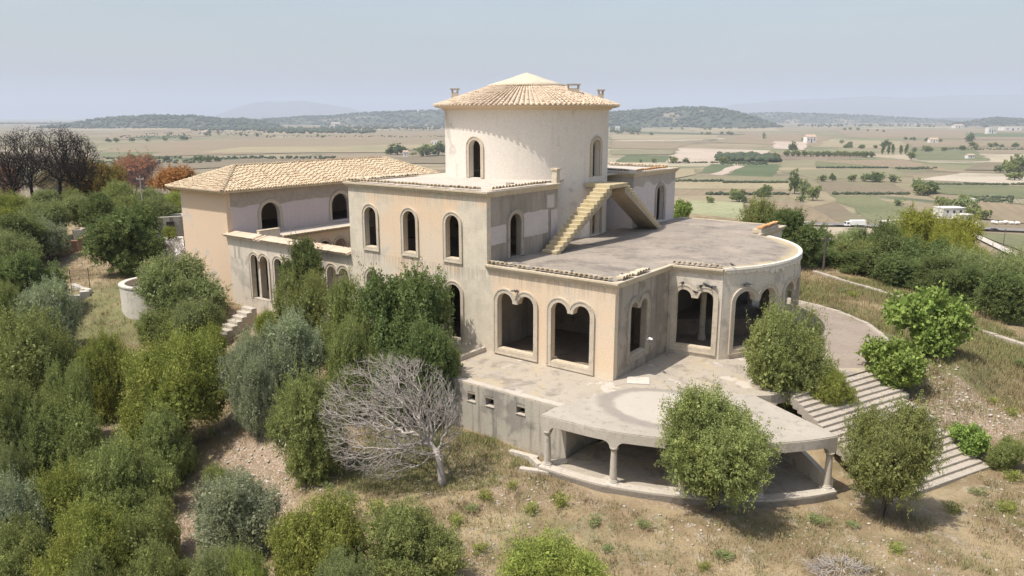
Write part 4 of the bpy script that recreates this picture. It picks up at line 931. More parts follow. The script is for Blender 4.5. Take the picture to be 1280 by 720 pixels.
ribbon('gravel_track', [(1200, 288), (1228, 302), (1260, 318), (1310, 340)], 4, grav, 1.3)
ribbon('farm_track', [(1125, 283.5), (1100, 279), (1180, 275), (1215, 280), (1225, 287)], 3.5, grav, 1.35)
# ---------------------------------------------------------------- far hills
hm = NT('wooded hillside', .98)
col = hm.mix(hm.ramp(hm.noise(.012, 8, rough=.7), .42, .6), (.05, .065, .038), (.085, .095, .052))
col = hm.mix(hm.ramp(hm.noise(.004, 5), .57, .66, 0, .8), col, (.30, .24, .16))
MHILL = hm.done(col, hm.noise(.03, 6), 1, 6)
MMTN = plain_mat('bare mountain', (.16, .15, .13), .98)
hr = np.random.default_rng(5)
_bm = bmesh.new(); bmesh.ops.create_icosphere(_bm, subdivisions=1, radius=1); ICV = np.array([v.co[:] for v in _bm.verts]); ICF = np.array([[v.index for v in f.verts] for f in _bm.faces]); _bm.free()
def crowns(name, Pt, rr, h0, h1):
    k = len(Pt); h = rr.uniform(h0, h1, (k, 1, 1)); J = ICV[None] * (1 + (rr.random((k, len(ICV), 1)) - .5) * .5) * np.concatenate([h * rr.uniform(.5, 1.0, (k, 1, 1)), h * rr.uniform(.5, .9, (k, 1, 1)), h * .5], -1) + Pt[:, None] + np.concatenate([h * 0, h * 0, h * .4], -1)
    return kind(link(name, np_mesh(name, J.reshape(-1, 3), (ICF[None] + (np.arange(k) * len(ICV))[:, None, None]).reshape(-1, 3), MFAR)), 'stuff')
MFAR = ground_like('far woodland', (.05, .068, .035), (.08, .095, .045), (.105, .11, .06), .02, .1)
def hill(name, px0, px1, prof, dist, depth, mat, seed, wood=0):
    """a ridge standing at a distance; prof gives its skyline as picture heights at even steps"""
    n, m = 90, 14; rr = np.random.default_rng(seed); V = []
    F_ = math.sqrt(957 ** 2 + 214 ** 2)
    for j in range(m + 1):
        s = j / m * 2 - 1
        for i in range(n + 1):
            t = i / n; px = px0 + (px1 - px0) * t; q = t * (len(prof) - 1); k = min(int(q), len(prof) - 2); y = prof[k] + (prof[k + 1] - prof[k]) * (q - k)
            top = CAMH + (146 - y) * dist / F_
            h = PLAIN - 2 + max(0, top - PLAIN) * max(0, 1 - s * s) ** .8
            h += (rr.random() - .5) * (.03 * abs(top - PLAIN) + 3.0) * (1 - abs(s))
            x = (px - 640) / F_ * dist
            V.append((x * (1 + s * depth / dist * .5), dist + s * depth, h))
    V = np.array(V); ix = np.arange((n + 1) * (m + 1)).reshape(m + 1, n + 1)
    Fq = np.stack([ix[:-1, :-1], ix[:-1, 1:], ix[1:, 1:], ix[1:, :-1]], -1).reshape(-1, 4)
    o = link(name, np_mesh(name, V, Fq, mat)); kind(o, 'structure')
    if wood:
        G_ = V.reshape(m + 1, n + 1, 3); jj, ii = rr.integers(0, m - 4, wood), rr.integers(0, n, wood); f = rr.random((wood, 2, 1))
        Pt = (G_[jj, ii] * (1 - f[:, 0]) + G_[jj, ii + 1] * f[:, 0]) * (1 - f[:, 1]) + G_[jj + 1, ii] * f[:, 1]; clump = np.sin(Pt[:, 0] * .013 + 2 * np.sin(Pt[:, 1] * .011)) + rr.normal(size=wood) * .8 > -.5
        Pt = Pt[clump]; crowns('hillside_woods', Pt, rr, 9, 17)
    return o
hill('hill', 70, 345, [159, 156, 151.5, 148.5, 147, 146, 145, 146, 145.5, 147.5, 150, 149, 152, 157], 4300, 420, MHILL, 1, 1500)
hill('hill', -120, 130, [157, 155, 154.5, 156, 155, 157], 6500, 700, MHILL, 2, 900)
hill('hill', 250, 580, [153, 149, 150, 148, 146, 145, 142, 140, 139, 138, 137], 6200, 800, MHILL, 3, 1400)
hill('hill', 735, 965, [145, 142.5, 140, 139, 137, 136, 135, 135.5, 137.5, 141.5, 148, 156], 4600, 450, MHILL, 4, 1700)
hill('hill', 560, 800, [138, 136, 137, 137, 138, 140, 144], 5600, 600, MHILL, 5, 600)
hill('hill', 930, 1180, [142, 141.5, 141, 142, 143, 144, 145, 147, 148.5, 151], 7600, 800, MHILL, 6, 900)
hill('hill', 1200, 1330, [154, 151, 147.5, 148.5, 149.5, 150, 153], 5200, 400, MHILL, 7, 600)
hill('hill', 1000, 1500, [150, 148, 147, 148, 149, 150], 9500, 900, MHILL, 8)
hill('mountain', 270, 470, [146, 140, 133, 129, 127.5, 128, 126.5, 127, 130, 133, 135, 140, 146], 16000, 1500, MMTN, 9)
hill('mountain', 820, 1500, [144, 138, 130, 126, 124, 121, 123, 120, 119, 118, 122, 121, 124, 130], 17000, 2000, MMTN, 10)
# low wooded belts as masses of tree crowns
def blob_mesh(name, mat, seed):
    rr = random.Random(seed); bm = bmesh.new(); bmesh.ops.create_icosphere(bm, subdivisions=2, radius=1)
    for v in bm.verts: v.co *= rr.uniform(.72, 1.12); v.co.z = max(v.co.z, -.55)
    me = bpy.data.meshes.new(name); bm.to_mesh(me); bm.free(); me.materials.append(mat); return me
def belt(name, quads, n, h0, h1, mat, seed):
    rr = np.random.default_rng(seed); t = (1 + 5 ** .5) / 2
    bm = bmesh.new(); bmesh.ops.create_icosphere(bm, subdivisions=1, radius=1); bv = np.array([v.co[:] for v in bm.verts]); bf = np.array([[v.index for v in f.verts] for f in bm.faces]); bm.free()
    V, Fc = [], []
    for i in range(n):
        q = quads[int(rr.integers(len(quads)))]; u, v = rr.random(2)
        px = q[0] + (q[1] - q[0]) * u; py = q[2] + (q[3] - q[2]) * v; p = onz(px, py, PLAIN); h = rr.uniform(h0, h1)
        jit = bv * (1 + (rr.random((len(bv), 1)) - .5) * .5)
        V.append(jit * np.array([h * rr.uniform(.5, .9), h * rr.uniform(.5, .9), h * .5]) + np.array([p.x, p.y, PLAIN + h * .45])); Fc.append(bf + i * len(bv))
    return kind(link(name, np_mesh(name, np.concatenate(V), np.concatenate(Fc), mat)), 'stuff')
belt('far_woods', [(330, 470, 161.5, 167), (400, 555, 157, 161.5), (240, 380, 160, 164), (100, 330, 158, 161)], 900, 7, 13, MFAR, 1)
belt('far_woods', [(762, 960, 154.5, 160), (870, 960, 157, 161), (764, 800, 157, 166), (1000, 1290, 155.5, 158)], 700, 7, 12, MFAR, 2)
belt('hedgerows', [(812, 905, 226.4, 227.5), (905, 985, 228.3, 229), (880, 986, 242.5, 244), (1040, 1136, 242.4, 243.4), (1020, 1110, 209.6, 210.4), (1120, 1170, 210, 212), (835, 960, 203, 204), (900, 960, 203, 206), (1160, 1290, 230.5, 231.5), (1180, 1290, 186, 187.5), (1205, 1265, 246.5, 254)], 1500, .9, 2.3, MFAR, 3)
belt('hedgerows', [(130, 300, 197, 200), (300, 420, 197, 199), (110, 250, 201, 205), (150, 240, 169.5, 173), (430, 556, 160, 164), (180, 330, 165, 169), (330, 560, 170, 172)], 700, 1.8, 4, MFAR, 4)
belt('reeds', [(897, 945, 194.5, 202), (945, 972, 197, 203)], 260, 5, 8, MFAR, 5)
# ================================================================ VEGETATION
def unit(v): return v / np.maximum(np.linalg.norm(v, axis=-1, keepdims=True), 1e-9)
def crown_mesh(name, mat, seed, W, H, z0, lobes, clumps, leaves, ll, lw, spray=.45, up=.25, holes=.0, flatten=1.0, core=0, big=.5):
    """leaf faces sprayed from twig ends that sit on uneven lobes; the crown stands on z0..H and is W wide"""
    r = np.random.default_rng(seed); hz = (H - z0) / 2; zc_ = z0 + hz
    d = unit(r.normal(size=(lobes, 3))); d[:, 2] = d[:, 2] * .85 + .12
    rad = r.uniform(.30, .54, lobes) * min(W / 2, hz)
    c = d * np.array([W / 2, W / 2, hz]) * r.uniform(.52, .86, (lobes, 1)) + np.array([0, 0, zc_])
    c = np.vstack([c, [[0, 0, zc_]]]); rad = np.append(rad, big * min(W / 2, hz)); lobes += 1
    share = rad ** 2 / (rad ** 2).sum(); li = r.choice(lobes, clumps, p=share)
    cd = unit(r.normal(size=(clumps, 3)) + np.array([0, 0, .25])); cr = rad[li][:, None] * r.uniform(.62, 1.08, (clumps, 1))
    o = c[li] + cd * cr * np.array([1, 1, flatten])
    # drop twig ends buried deep inside another lobe
    dist = np.linalg.norm(o[:, None] - c[None], axis=-1) / rad[None]; dist[np.arange(clumps), li] = 9
    keep = (dist.min(1) > .55) & (o[:, 2] > z0 - .1) & (r.random(clumps) > holes); o, cd = o[keep], cd[keep]; n = len(o)
    axd = unit(cd * 1.0 + np.array([0, 0, up]) + r.normal(size=(n, 3)) * .35)
    ti = np.repeat(np.arange(n), leaves); m = len(ti); t = r.random((m, 1))
    shoot = np.where(r.random((n, 1)) < .10, r.uniform(1.6, 2.6, (n, 1)), 1.0); axd = unit(axd + np.where(shoot > 1, 1, 0) * np.array([0, 0, .7]))
    ln = (r.uniform(.6, 1.35, (n, 1)) * shoot)[ti] * spray
    p = o[ti] + axd[ti] * t * ln + r.normal(size=(m, 3)) * spray * .22 * (1.1 - t * .5)
    ax = unit(axd[ti] * .7 + r.normal(size=(m, 3)) * .75); sd = unit(np.cross(ax, r.normal(size=(m, 3))))
    L_ = ll * r.uniform(.65, 1.25, (m, 1)); B_ = lw * r.uniform(.7, 1.2, (m, 1))
    # bring the head to its stated width and height before the leaves get their size
    q0, q1 = np.percentile(p, .5, 0), np.percentile(p, 99.5, 0); sc_ = np.array([W / (q1[0] - q0[0]), W / (q1[1] - q0[1]), (H - z0) / (q1[2] - q0[2])]) * np.array([.95, .95, .97]); of_ = np.array([-(q0[0] + q1[0]) / 2, -(q0[1] + q1[1]) / 2, 0])
    p = (p + of_) * sc_; p[:, 2] += z0 - q0[2] * sc_[2]; c = (c + of_) * sc_; c[:, 2] += z0 - q0[2] * sc_[2]
    V = np.stack([p, p + ax * L_ * .5 + sd * B_ * .5, p + ax * L_, p + ax * L_ * .5 - sd * B_ * .5], 1).reshape(-1, 3)
    if core:                                        # the shaded inner leaves, bigger and fewer, that close the head against the light
        k = int(core); lj = r.choice(lobes, k, p=share); dd = unit(r.normal(size=(k, 3))) * rad[lj][:, None] * np.cbrt(r.random((k, 1))) * .86
        q = c[lj] + dd; q = q[q[:, 2] > z0 + .1]; k = len(q); ax = unit(r.normal(size=(k, 3))); sd = unit(np.cross(ax, r.normal(size=(k, 3)))); a_, b_ = ll * 2.1, lw * 3.6
        V2 = np.stack([q - ax * a_ * .5, q + sd * b_ * .5, q + ax * a_ * .5, q - sd * b_ * .5], 1).reshape(-1, 3); V = np.vstack([V, V2]); m += k
    return np_mesh(name, V, np.arange(m * 4).reshape(-1, 4), mat), c, rad
def stems_mesh(name, mat, seed, H, z0, c, r0, multi=1, lean=.25):
    rr = random.Random(seed); mb = MB()
    for s in range(multi):
        a = rr.uniform(0, 6.28); bx, by = (.0, .0) if multi == 1 else (math.cos(a) * r0 * 1.6, math.sin(a) * r0 * 1.6)
        f = (rr.uniform(-lean, lean), rr.uniform(-lean, lean)); zf = max(z0 * .9, H * .22)
        mid = (bx + f[0] * .5, by + f[1] * .5, zf * .55); fork = (bx * 1.6 + f[0], by * 1.6 + f[1], zf)
        q = r0 if multi == 1 else r0 * .62
        mb.tube([(bx, by, -.35), (bx, by, .05), mid, fork], [q * 1.5, q * 1.15, q * .95, q * .85], 8)
        for k, cc_ in enumerate(c):
            if multi > 1 and k % multi != s: continue
            m1 = tuple(fork[j] + (cc_[j] - fork[j]) * .5 + rr.uniform(-.15, .15) for j in range(3))
            mb.tube([fork, m1, tuple(cc_)], [q * .6, q * .38, q * .14], 6)
            for b in range(3):
                e = tuple(cc_[j] + rr.uniform(-.5, .5) * H * .22 for j in range(3)); mb.tube([m1 if b == 0 else tuple(cc_), e], [q * .2, q * .07], 4)
    return mb.mesh(name, mat, weld=False, smooth=True)
KIND = {}
def make_kind(k, leaf, bark, seed, W, H, z0, lobes, clumps, leaves, ll, lw, r0, multi=1, **kw):
    cm, c, rad = crown_mesh('crown ' + k, M[leaf], seed, W, H, z0, lobes, clumps, leaves, ll, lw, **kw)
    KIND[k] = (cm, stems_mesh('trunk ' + k, M[bark], seed, H, z0, c, r0, multi), W, H)
make_kind('olive_a', 'leaf_olive', 'bark', 1, 4.2, 4.4, .2, 16, 1700, 38, .085, .036, .16, 2, spray=.36, up=.5, core=9000, big=.5)
make_kind('olive_b', 'leaf_olive', 'bark', 2, 4.6, 4.0, .1, 18, 1750, 38, .085, .036, .16, 3, spray=.36, up=.45, core=9000, big=.5)
make_kind('silver', 'leaf_silver', 'bark', 3, 4.4, 4.2, .1, 17, 1600, 38, .095, .034, .15, 2, spray=.4, up=.4, core=8000, big=.5)
make_kind('bush_a', 'leaf_bush', 'bark', 4, 4.4, 3.4, -.2, 19, 1750, 40, .082, .038, .1, 4, spray=.34, up=.6, core=9000, big=.5)
make_kind('bush_b', 'leaf_bush', 'bark', 5, 4.0, 3.8, -.2, 16, 1700, 40, .082, .038, .1, 4, spray=.34, up=.6, core=9000, big=.5)
make_kind('yellow_a', 'leaf_yellow', 'bark', 6, 4.4, 3.6, -.2, 18, 1700, 40, .09, .035, .1, 4, spray=.42, up=.7, core=8000, big=.5)
make_kind('round', 'leaf_bush', 'bark', 7, 4.0, 3.7, .6, 22, 2100, 38, .078, .035, .12, 3, spray=.30, up=.4, core=11000, big=.6)
make_kind('dark_a', 'leaf_dark', 'bark', 8, 5.0, 5.0, .3, 17, 1500, 36, .115, .062, .2, 1, spray=.38, up=.2, core=8000, big=.6)
make_kind('dark_b', 'leaf_dark', 'bark', 9, 4.6, 5.6, .1, 19, 1550, 36, .115, .058, .2, 2, spray=.38, up=.3, core=8000, big=.6)
make_kind('fig', 'leaf_fig', 'bark', 10, 3.6, 2.9, .1, 12, 520, 13, .20, .155, .1, 4, spray=.42, up=.4, core=1500)
make_kind('pine', 'leaf_pine', 'bark', 11, 6.4, 6.2, 2.0, 16, 1000, 46, .16, .034, .22, 1, spray=.4, up=.7, flatten=.7, core=6000)
make_kind('flower', 'leaf_flower', 'bark', 12, 3.2, 2.6, .1, 10, 420, 14, .12, .10, .08, 4, spray=.35)
make_kind('scorch', 'leaf_scorch', 'char_bark', 13, 5, 5, .5, 14, 850, 34, .15, .065, .15, 2, spray=.55, holes=.1, core=3000)
make_kind('autumn', 'leaf_autumn', 'bark', 14, 5, 4.6, .2, 15, 950, 36, .14, .058, .15, 2, spray=.5, core=5000)
def plant(k, name, box, label, cat, group=None, rot=None, Y=None):
    """box = (x0, x1, top, foot) in picture points: the plant stands where the foot meets the ground (or at distance Y)"""
    cm, tmh, W, H = KIND[k]; px = (box[0] + box[1]) / 2
    if Y is None: p = at(px, box[3])
    else:
        r = ray(px, 300); p = Vector((r.x / r.y * Y, Y, 0)); p.z = gz(p.x, p.y)
    D = math.hypot(p.x, p.y); slant = math.sqrt(p.x ** 2 + p.y ** 2 + (CAMH - p.z - 2) ** 2)
    wid = (box[1] - box[0]) / 957 * math.sqrt(p.y ** 2 + (CAMH - p.z) ** 2) * .94
    rt = ray(px, box[2]); top = CAMH + rt.z / math.hypot(rt.x, rt.y) * D
    h = max(.5, top - p.z)
    e = empty(name, p, rot if rot is not None else rng.uniform(0, 6.28), label, cat, group); e.scale = (wid / W, wid / W, h / H)
    link('crown', cm, e); link('trunk', tmh, e)
    return e
T = [
 # around the porch and steps
 ('round', 'olive_tree', (820, 962, 488, 638), 'round olive-green tree standing in front of the porch columns', 'tree'),
 ('round', 'olive_tree', (1048, 1160, 497, 645), 'round green tree growing against the side of the wide garden steps', 'tree'),
 ('bush_b', 'olive_tree', (926, 1038, 382, 514), 'bushy green tree on the terrace corner in front of the curved bay', 'tree'),
 ('yellow_a', 'shrub', (1003, 1066, 456, 522), 'small yellow-green shrub between the bay tree and the garden steps', 'shrub'),
 ('fig', 'fig_tree', (1112, 1202, 360, 441), 'fresh green fig tree with large leaves on the grass right of the paving', 'fig tree'),
 ('fig', 'fig_bush', (1075, 1152, 424, 481), 'lower fig bush with bright leaves at the head of the garden steps', 'fig bush'),
 ('fig', 'fig_bush', (1190, 1232, 530, 566), 'low vivid green bush on the rubble beside the lower garden steps', 'shrub'),
 ('bush_b', 'shrub', (1232, 1276, 545, 586), 'small dull green shrub on the rubble right of the vivid green bush', 'shrub'),
 ('fig', 'fig_bush', (838, 864, 250, 275), 'leafy green bush just behind the rear block of the villa', 'shrub'),
 # before the sunny front
 ('dark_b', 'evergreen_tree', (350, 412, 296, 416), 'dark evergreen tree standing right in front of the arcade arches', 'tree'),
 ('bush_b', 'evergreen_tree', (338, 418, 338, 436), 'mid green rounded tree below the dark evergreen at the arcade', 'tree'),
 ('bush_a', 'evergreen_tree', (398, 478, 346, 472), 'bushy green tree hiding the lower left windows of the villa front', 'tree'),
 ('dark_a', 'evergreen_tree', (446, 566, 330, 484), 'tall dense green tree close to the villa front below the upper windows', 'tree'),
 ('dark_a', 'evergreen_tree', (505, 580, 395, 520), 'dark bushy tree between the dead tree and the retaining wall', 'tree'),
 ('silver', 'olive_tree', (278, 360, 412, 528), 'silvery grey olive tree beside the bare earth bank', 'olive tree'),
 ('silver', 'olive_tree', (326, 410, 384, 500), 'taller silvery olive tree in the middle of the thicket below the arcade', 'olive tree'),
 ('bush_a', 'evergreen_tree', (334, 440, 462, 588), 'dark green tree casting its shade on the bare earth left of the dead tree', 'tree'),
 ('olive_a', 'olive_tree', (180, 292, 318, 420), 'feathery green olive tree standing before the corner of the side wing', 'olive tree'),
 ('olive_b', 'olive_tree', (215, 284, 372, 440), 'grey green olive bush below the feathery tree near the small white steps', 'olive tree'),
 ('dark_a', 'carob_tree', (112, 208, 254, 345), 'dark broad-leaved carob tree behind the white planter wall', 'carob tree'),
 ('flower', 'oleander', (184, 232, 290, 336), 'oleander covered in pale flowers beside the end wall of the side wing', 'oleander'),
 ('yellow_a', 'shrub', (150, 172, 322, 344), 'small yellowish shrub under the carob tree by the planter wall', 'shrub'),
 ('yellow_a', 'shrub', (204, 224, 282, 300), 'small yellow-green shrub in front of the roofless grey hut', 'shrub'),
 # the thicket on the left slope
 ('yellow_a', 'bush', (152, 286, 414, 560), 'large yellow-green bush above the bare earth bank', 'bush'),
 ('yellow_a', 'bush', (95, 172, 415, 520), 'yellow-green bush left of the large one on the slope', 'bush'),
 ('bush_b', 'bush', (8, 118, 382, 520), 'broad green tree at the left edge below the low stone ledge', 'tree'),
 ('silver', 'bush', (28, 104, 345, 440), 'grey green olive behind the broad green tree near the low stone ledge', 'olive tree'),
 ('dark_b', 'bush', (4, 88, 312, 400), 'dense green tree just left of the low stone ledge', 'tree'),
 ('bush_a', 'bush', (-30, 40, 350, 450), 'green tree cut by the left edge of the view above the thicket', 'tree'),
 ('bush_a', 'bush', (-40, 60, 470, 620), 'dark bush cut by the left edge in the middle of the thicket', 'bush'),
 ('bush_b', 'bush', (40, 130, 500, 625), 'mid green bush in the thick of the left slope', 'bush'),
 ('bush_a', 'bush', (116, 220, 545, 660), 'broad green bush beside the steep bare bank', 'bush'),
 ('yellow_a', 'bush', (50, 148, 570, 695), 'lighter green bush low on the left slope', 'bush'),
 ('silver', 'bush', (-20, 70, 585, 720), 'greyish bush near the bottom left corner', 'bush'),
 ('yellow_a', 'bush', (62, 178, 630, 770), 'bright yellow-green bush near the bottom left corner', 'bush'),
 ('bush_b', 'bush', (150, 228, 622, 735), 'rounded green bush below the steep bare bank', 'bush'),
 ('bush_a', 'bush', (170, 250, 672, 790), 'green bush at the bottom edge below the bare bank', 'bush'),
 ('bush_a', 'bush', (-40, 72, 672, 800), 'dark green bush filling the bottom left corner', 'bush'),
 ('silver', 'bush', (240, 354, 584, 700), 'soft grey green bush in the middle of the bare earth slope', 'bush'),
 ('olive_b', 'bush', (238, 330, 680, 790), 'grey olive bush at the bottom edge below the soft grey green bush', 'bush'),
 ('yellow_a', 'bush', (332, 456, 624, 750), 'large yellow-green bush at the bottom edge', 'bush'),
 ('bush_a', 'bush', (452, 580, 634, 740), 'rounded bright green bush at the bottom edge below the dead tree', 'bush'),
 ('yellow_a', 'bush', (630, 770, 676, 780), 'low green bush cut by the bottom edge in the dry grass', 'bush'),
 ('bush_b', 'shrub', (256, 300, 580, 625), 'small dark shrub on the upper edge of the bare earth slope', 'shrub'),
 ('bush_a', 'bush', (-20, 62, 425, 540), 'dark shrub between the left edge and the broad green tree below the ledge', 'bush'),
 ('bush_b', 'bush', (58, 124, 450, 570), 'shrub wedged between the broad green tree and the yellow-green bush on the slope', 'bush'),
 ('bush_a', 'bush', (176, 250, 505, 600), 'shrub in the shade below the large yellow-green bush', 'bush'),
 ('olive_b', 'bush', (-15, 52, 545, 665), 'grey olive shrub at the left edge of the lower thicket', 'bush'),
 ('bush_b', 'bush', (10, 92, 640, 760), 'dull green bush near the bottom left between the greyish and the bright one', 'bush'),
 ('bush_a', 'bush', (92, 164, 688, 800), 'bush cut by the bottom edge left of the bank', 'bush'),
 ('yellow_a', 'bush', (282, 346, 690, 790), 'small yellow-green bush at the bottom edge left of the large one', 'bush'),
 ('olive_b', 'bush', (395, 470, 690, 790), 'olive bush at the bottom edge between the yellow-green and the bright green one', 'bush'),
 ('dark_b', 'bush', (-20, 66, 268, 340), 'dark evergreen at the left edge below the ridge', 'tree'),
 ('olive_a', 'bush', (-25, 30, 400, 480), 'grey green olive cut by the left edge above the lower thicket', 'olive tree'),
 ('silver', 'bush', (292, 352, 440, 545), 'low silvery shrub under the silvery olive by the bank', 'bush'),
 ('bush_a', 'bush', (412, 482, 400, 520), 'dense shrub behind the head of the dead tree', 'bush'),
 ('dark_a', 'bush', (462, 540, 425, 530), 'dark shrub behind the right half of the dead tree', 'bush'),
 ('yellow_a', 'bush', (240, 284, 405, 462), 'yellowish shrub left of the small white steps', 'bush'),
 ('yellow_a', 'bush', (318, 352, 386, 424), 'low green shrub at the foot of the arcade right of the small white steps', 'bush'),
 ('bush_b', 'bush', (176, 232, 385, 440), 'green shrub below the planter wall', 'bush'),
 ('yellow_a', 'bush', (192, 262, 415, 500), 'light shrub between the planter and the large yellow-green bush', 'bush'),
 ('bush_a', 'bush', (-190, -60, 480, 640), 'bush of the thicket just past the left edge of the view', 'bush'), ('yellow_a', 'bush', (-170, -50, 600, 760), 'low bush of the thicket past the bottom left corner', 'bush'),
 ('dark_a', 'bush', (-160, -40, 380, 500), 'tree of the thicket just past the left edge of the view', 'tree'), ('bush_b', 'bush', (-130, -30, 300, 400), 'shrub of the slope just past the left edge of the view', 'bush'), ('olive_a', 'bush', (-110, -25, 245, 320), 'olive of the ridge just past the left edge of the view', 'olive tree'),
 ('bush_a', 'bush', (-260, -150, 400, 530), 'farther bush of the thicket past the left edge', 'bush'), ('olive_b', 'bush', (-230, -110, 280, 390), 'grey olive of the slope past the left edge', 'olive tree'),
 # left ridge, near to far
 ('silver', 'olive_tree', (38, 90, 272, 325), 'silvery olive left of the reddish terrace wall', 'olive tree'),
 ('olive_b', 'olive_tree', (-25, 50, 285, 360), 'green olive at the left edge above the dense green tree', 'olive tree'),
 ('olive_a', 'olive_tree', (80, 146, 242, 286), 'rounded green tree behind the reddish terrace wall', 'tree'),
 ('olive_b', 'olive_tree', (30, 92, 250, 305), 'grey green olive on the ridge left of the rounded green tree', 'olive tree'),
 ('dark_b', 'evergreen_tree', (103, 146, 240, 292), 'dark green tree on the ridge right of the burned pines', 'tree'),
 ('bush_a', 'evergreen_tree', (136, 182, 243, 290), 'mid green tree behind the carob on the ridge', 'tree'),
 ('olive_a', 'olive_tree', (182, 228, 244, 286), 'pale olive tree behind the roofless grey hut', 'olive tree'),
 ('yellow_a', 'olive_tree', (-20, 45, 236, 292), 'yellowish green tree on the ridge at the left edge', 'tree'),
 ('olive_a', 'olive_tree', (28, 76, 236, 280), 'light green tree in front of the burned pines', 'tree'),
 ('bush_a', 'evergreen_tree', (70, 112, 236, 275), 'bushy green tree at the foot of the right burned pine', 'tree'),
 ('autumn', 'scorched_tree', (84, 136, 196, 252), 'half scorched yellow-brown tree right of the burned pines', 'tree'),
 ('autumn', 'scorched_tree', (118, 164, 202, 250), 'half scorched olive green tree between the yellow-brown tree and the rust-red one', 'tree'),
 ('bush_a', 'evergreen_tree', (118, 172, 226, 268), 'green bushy tree under the half scorched trees on the ridge', 'tree'),
 ('olive_b', 'olive_tree', (166, 212, 234, 272), 'grey green olive under the rust-red scorched tree', 'olive tree'),
 ('yellow_a', 'olive_tree', (200, 240, 238, 272), 'light green bush between the brown-red scorched tree and the side wing', 'bush'),
 ('autumn', 'scorched_tree', (48, 104, 206, 252), 'low half scorched tree at the foot of the burned pines', 'tree'),
 ('scorch', 'scorched_tree', (134, 200, 192, 246), 'rust-red scorched tree left of the tiled side wing', 'tree'),
 ('scorch', 'scorched_tree', (188, 246, 206, 248), 'brown-red scorched tree just above the roof corner of the side wing', 'tree'),
 ('scorch', 'scorched_tree', (-25, 30, 196, 262), 'scorched tree under the burned pines at the left edge', 'tree'),
 # the dark wood beyond the low wall on the right
]
for k, n, b, l, c_ in T: plant(k, n, b, l, c_)
T2 = [('bush_a', (918, 990, 246), 74, 'light green round tree rising behind the roof terrace'), ('dark_b', (952, 1026, 260), 71, 'dark tree just right of the broken tile parapet'), ('dark_a', (996, 1052, 280), 76, 'low dark tree behind the bay beside the tarred pole'),
      ('olive_a', (1024, 1088, 284), 80, 'grey green tree behind the tarred pole'), ('dark_a', (1064, 1130, 278), 76, 'darkest broad tree at the left of the wood beyond the wall'), ('pine', (1106, 1220, 257), 80, 'tall yellow-green pine rising above the wood beyond the wall'),
      ('pine', (1160, 1226, 282), 74, 'smaller yellow-green pine right of the tall one'), ('pine', (1200, 1240, 308), 70, 'lowest yellow-green pine at the right of the pines'), ('dark_b', (1078, 1150, 296), 67, 'dark tree by the low wall below the tall pine'), ('dark_a', (1122, 1204, 298), 65, 'dense dark tree behind the fig tree'),
      ('bush_b', (1040, 1100, 300), 71, 'shaggy green tree at the near edge of the wood by the low wall'), ('olive_b', (1168, 1256, 308), 61, 'big grey green tree behind the fig tree on the right'), ('olive_b', (1226, 1316, 314), 56, 'grey green tree cut by the right edge beyond the low wall'), ('dark_a', (1236, 1306, 334), 52, 'dark tree at the right edge close to the low wall'),
      ('dark_b', (1190, 1254, 332), 57, 'dark tree near the low wall right of the fig tree'), ('bush_a', (1250, 1310, 314), 66, 'green tree at the right edge behind the grey green one'), ('dark_a', (1020, 1068, 310), 72, 'small dark tree at the start of the low wall'), ('yellow_a', (1096, 1140, 274), 80, 'yellowish tree at the left foot of the tall pine'),
      ('dark_a', (1100, 1172, 317), 63, 'dark tree filling the wood just behind the low wall'), ('dark_b', (1146, 1216, 322), 60, 'dark tree at the wall behind the right half of the fig tree'), ('dark_b', (1050, 1104, 314), 69, 'dark shrub-like tree at the wall left of the fig tree')]
for k, b, Y, l in T2: plant(k, 'evergreen_tree', (*b, 0), l, 'pine' if k == 'pine' else 'tree', 'trees of the wood beyond the low wall', Y=Y)
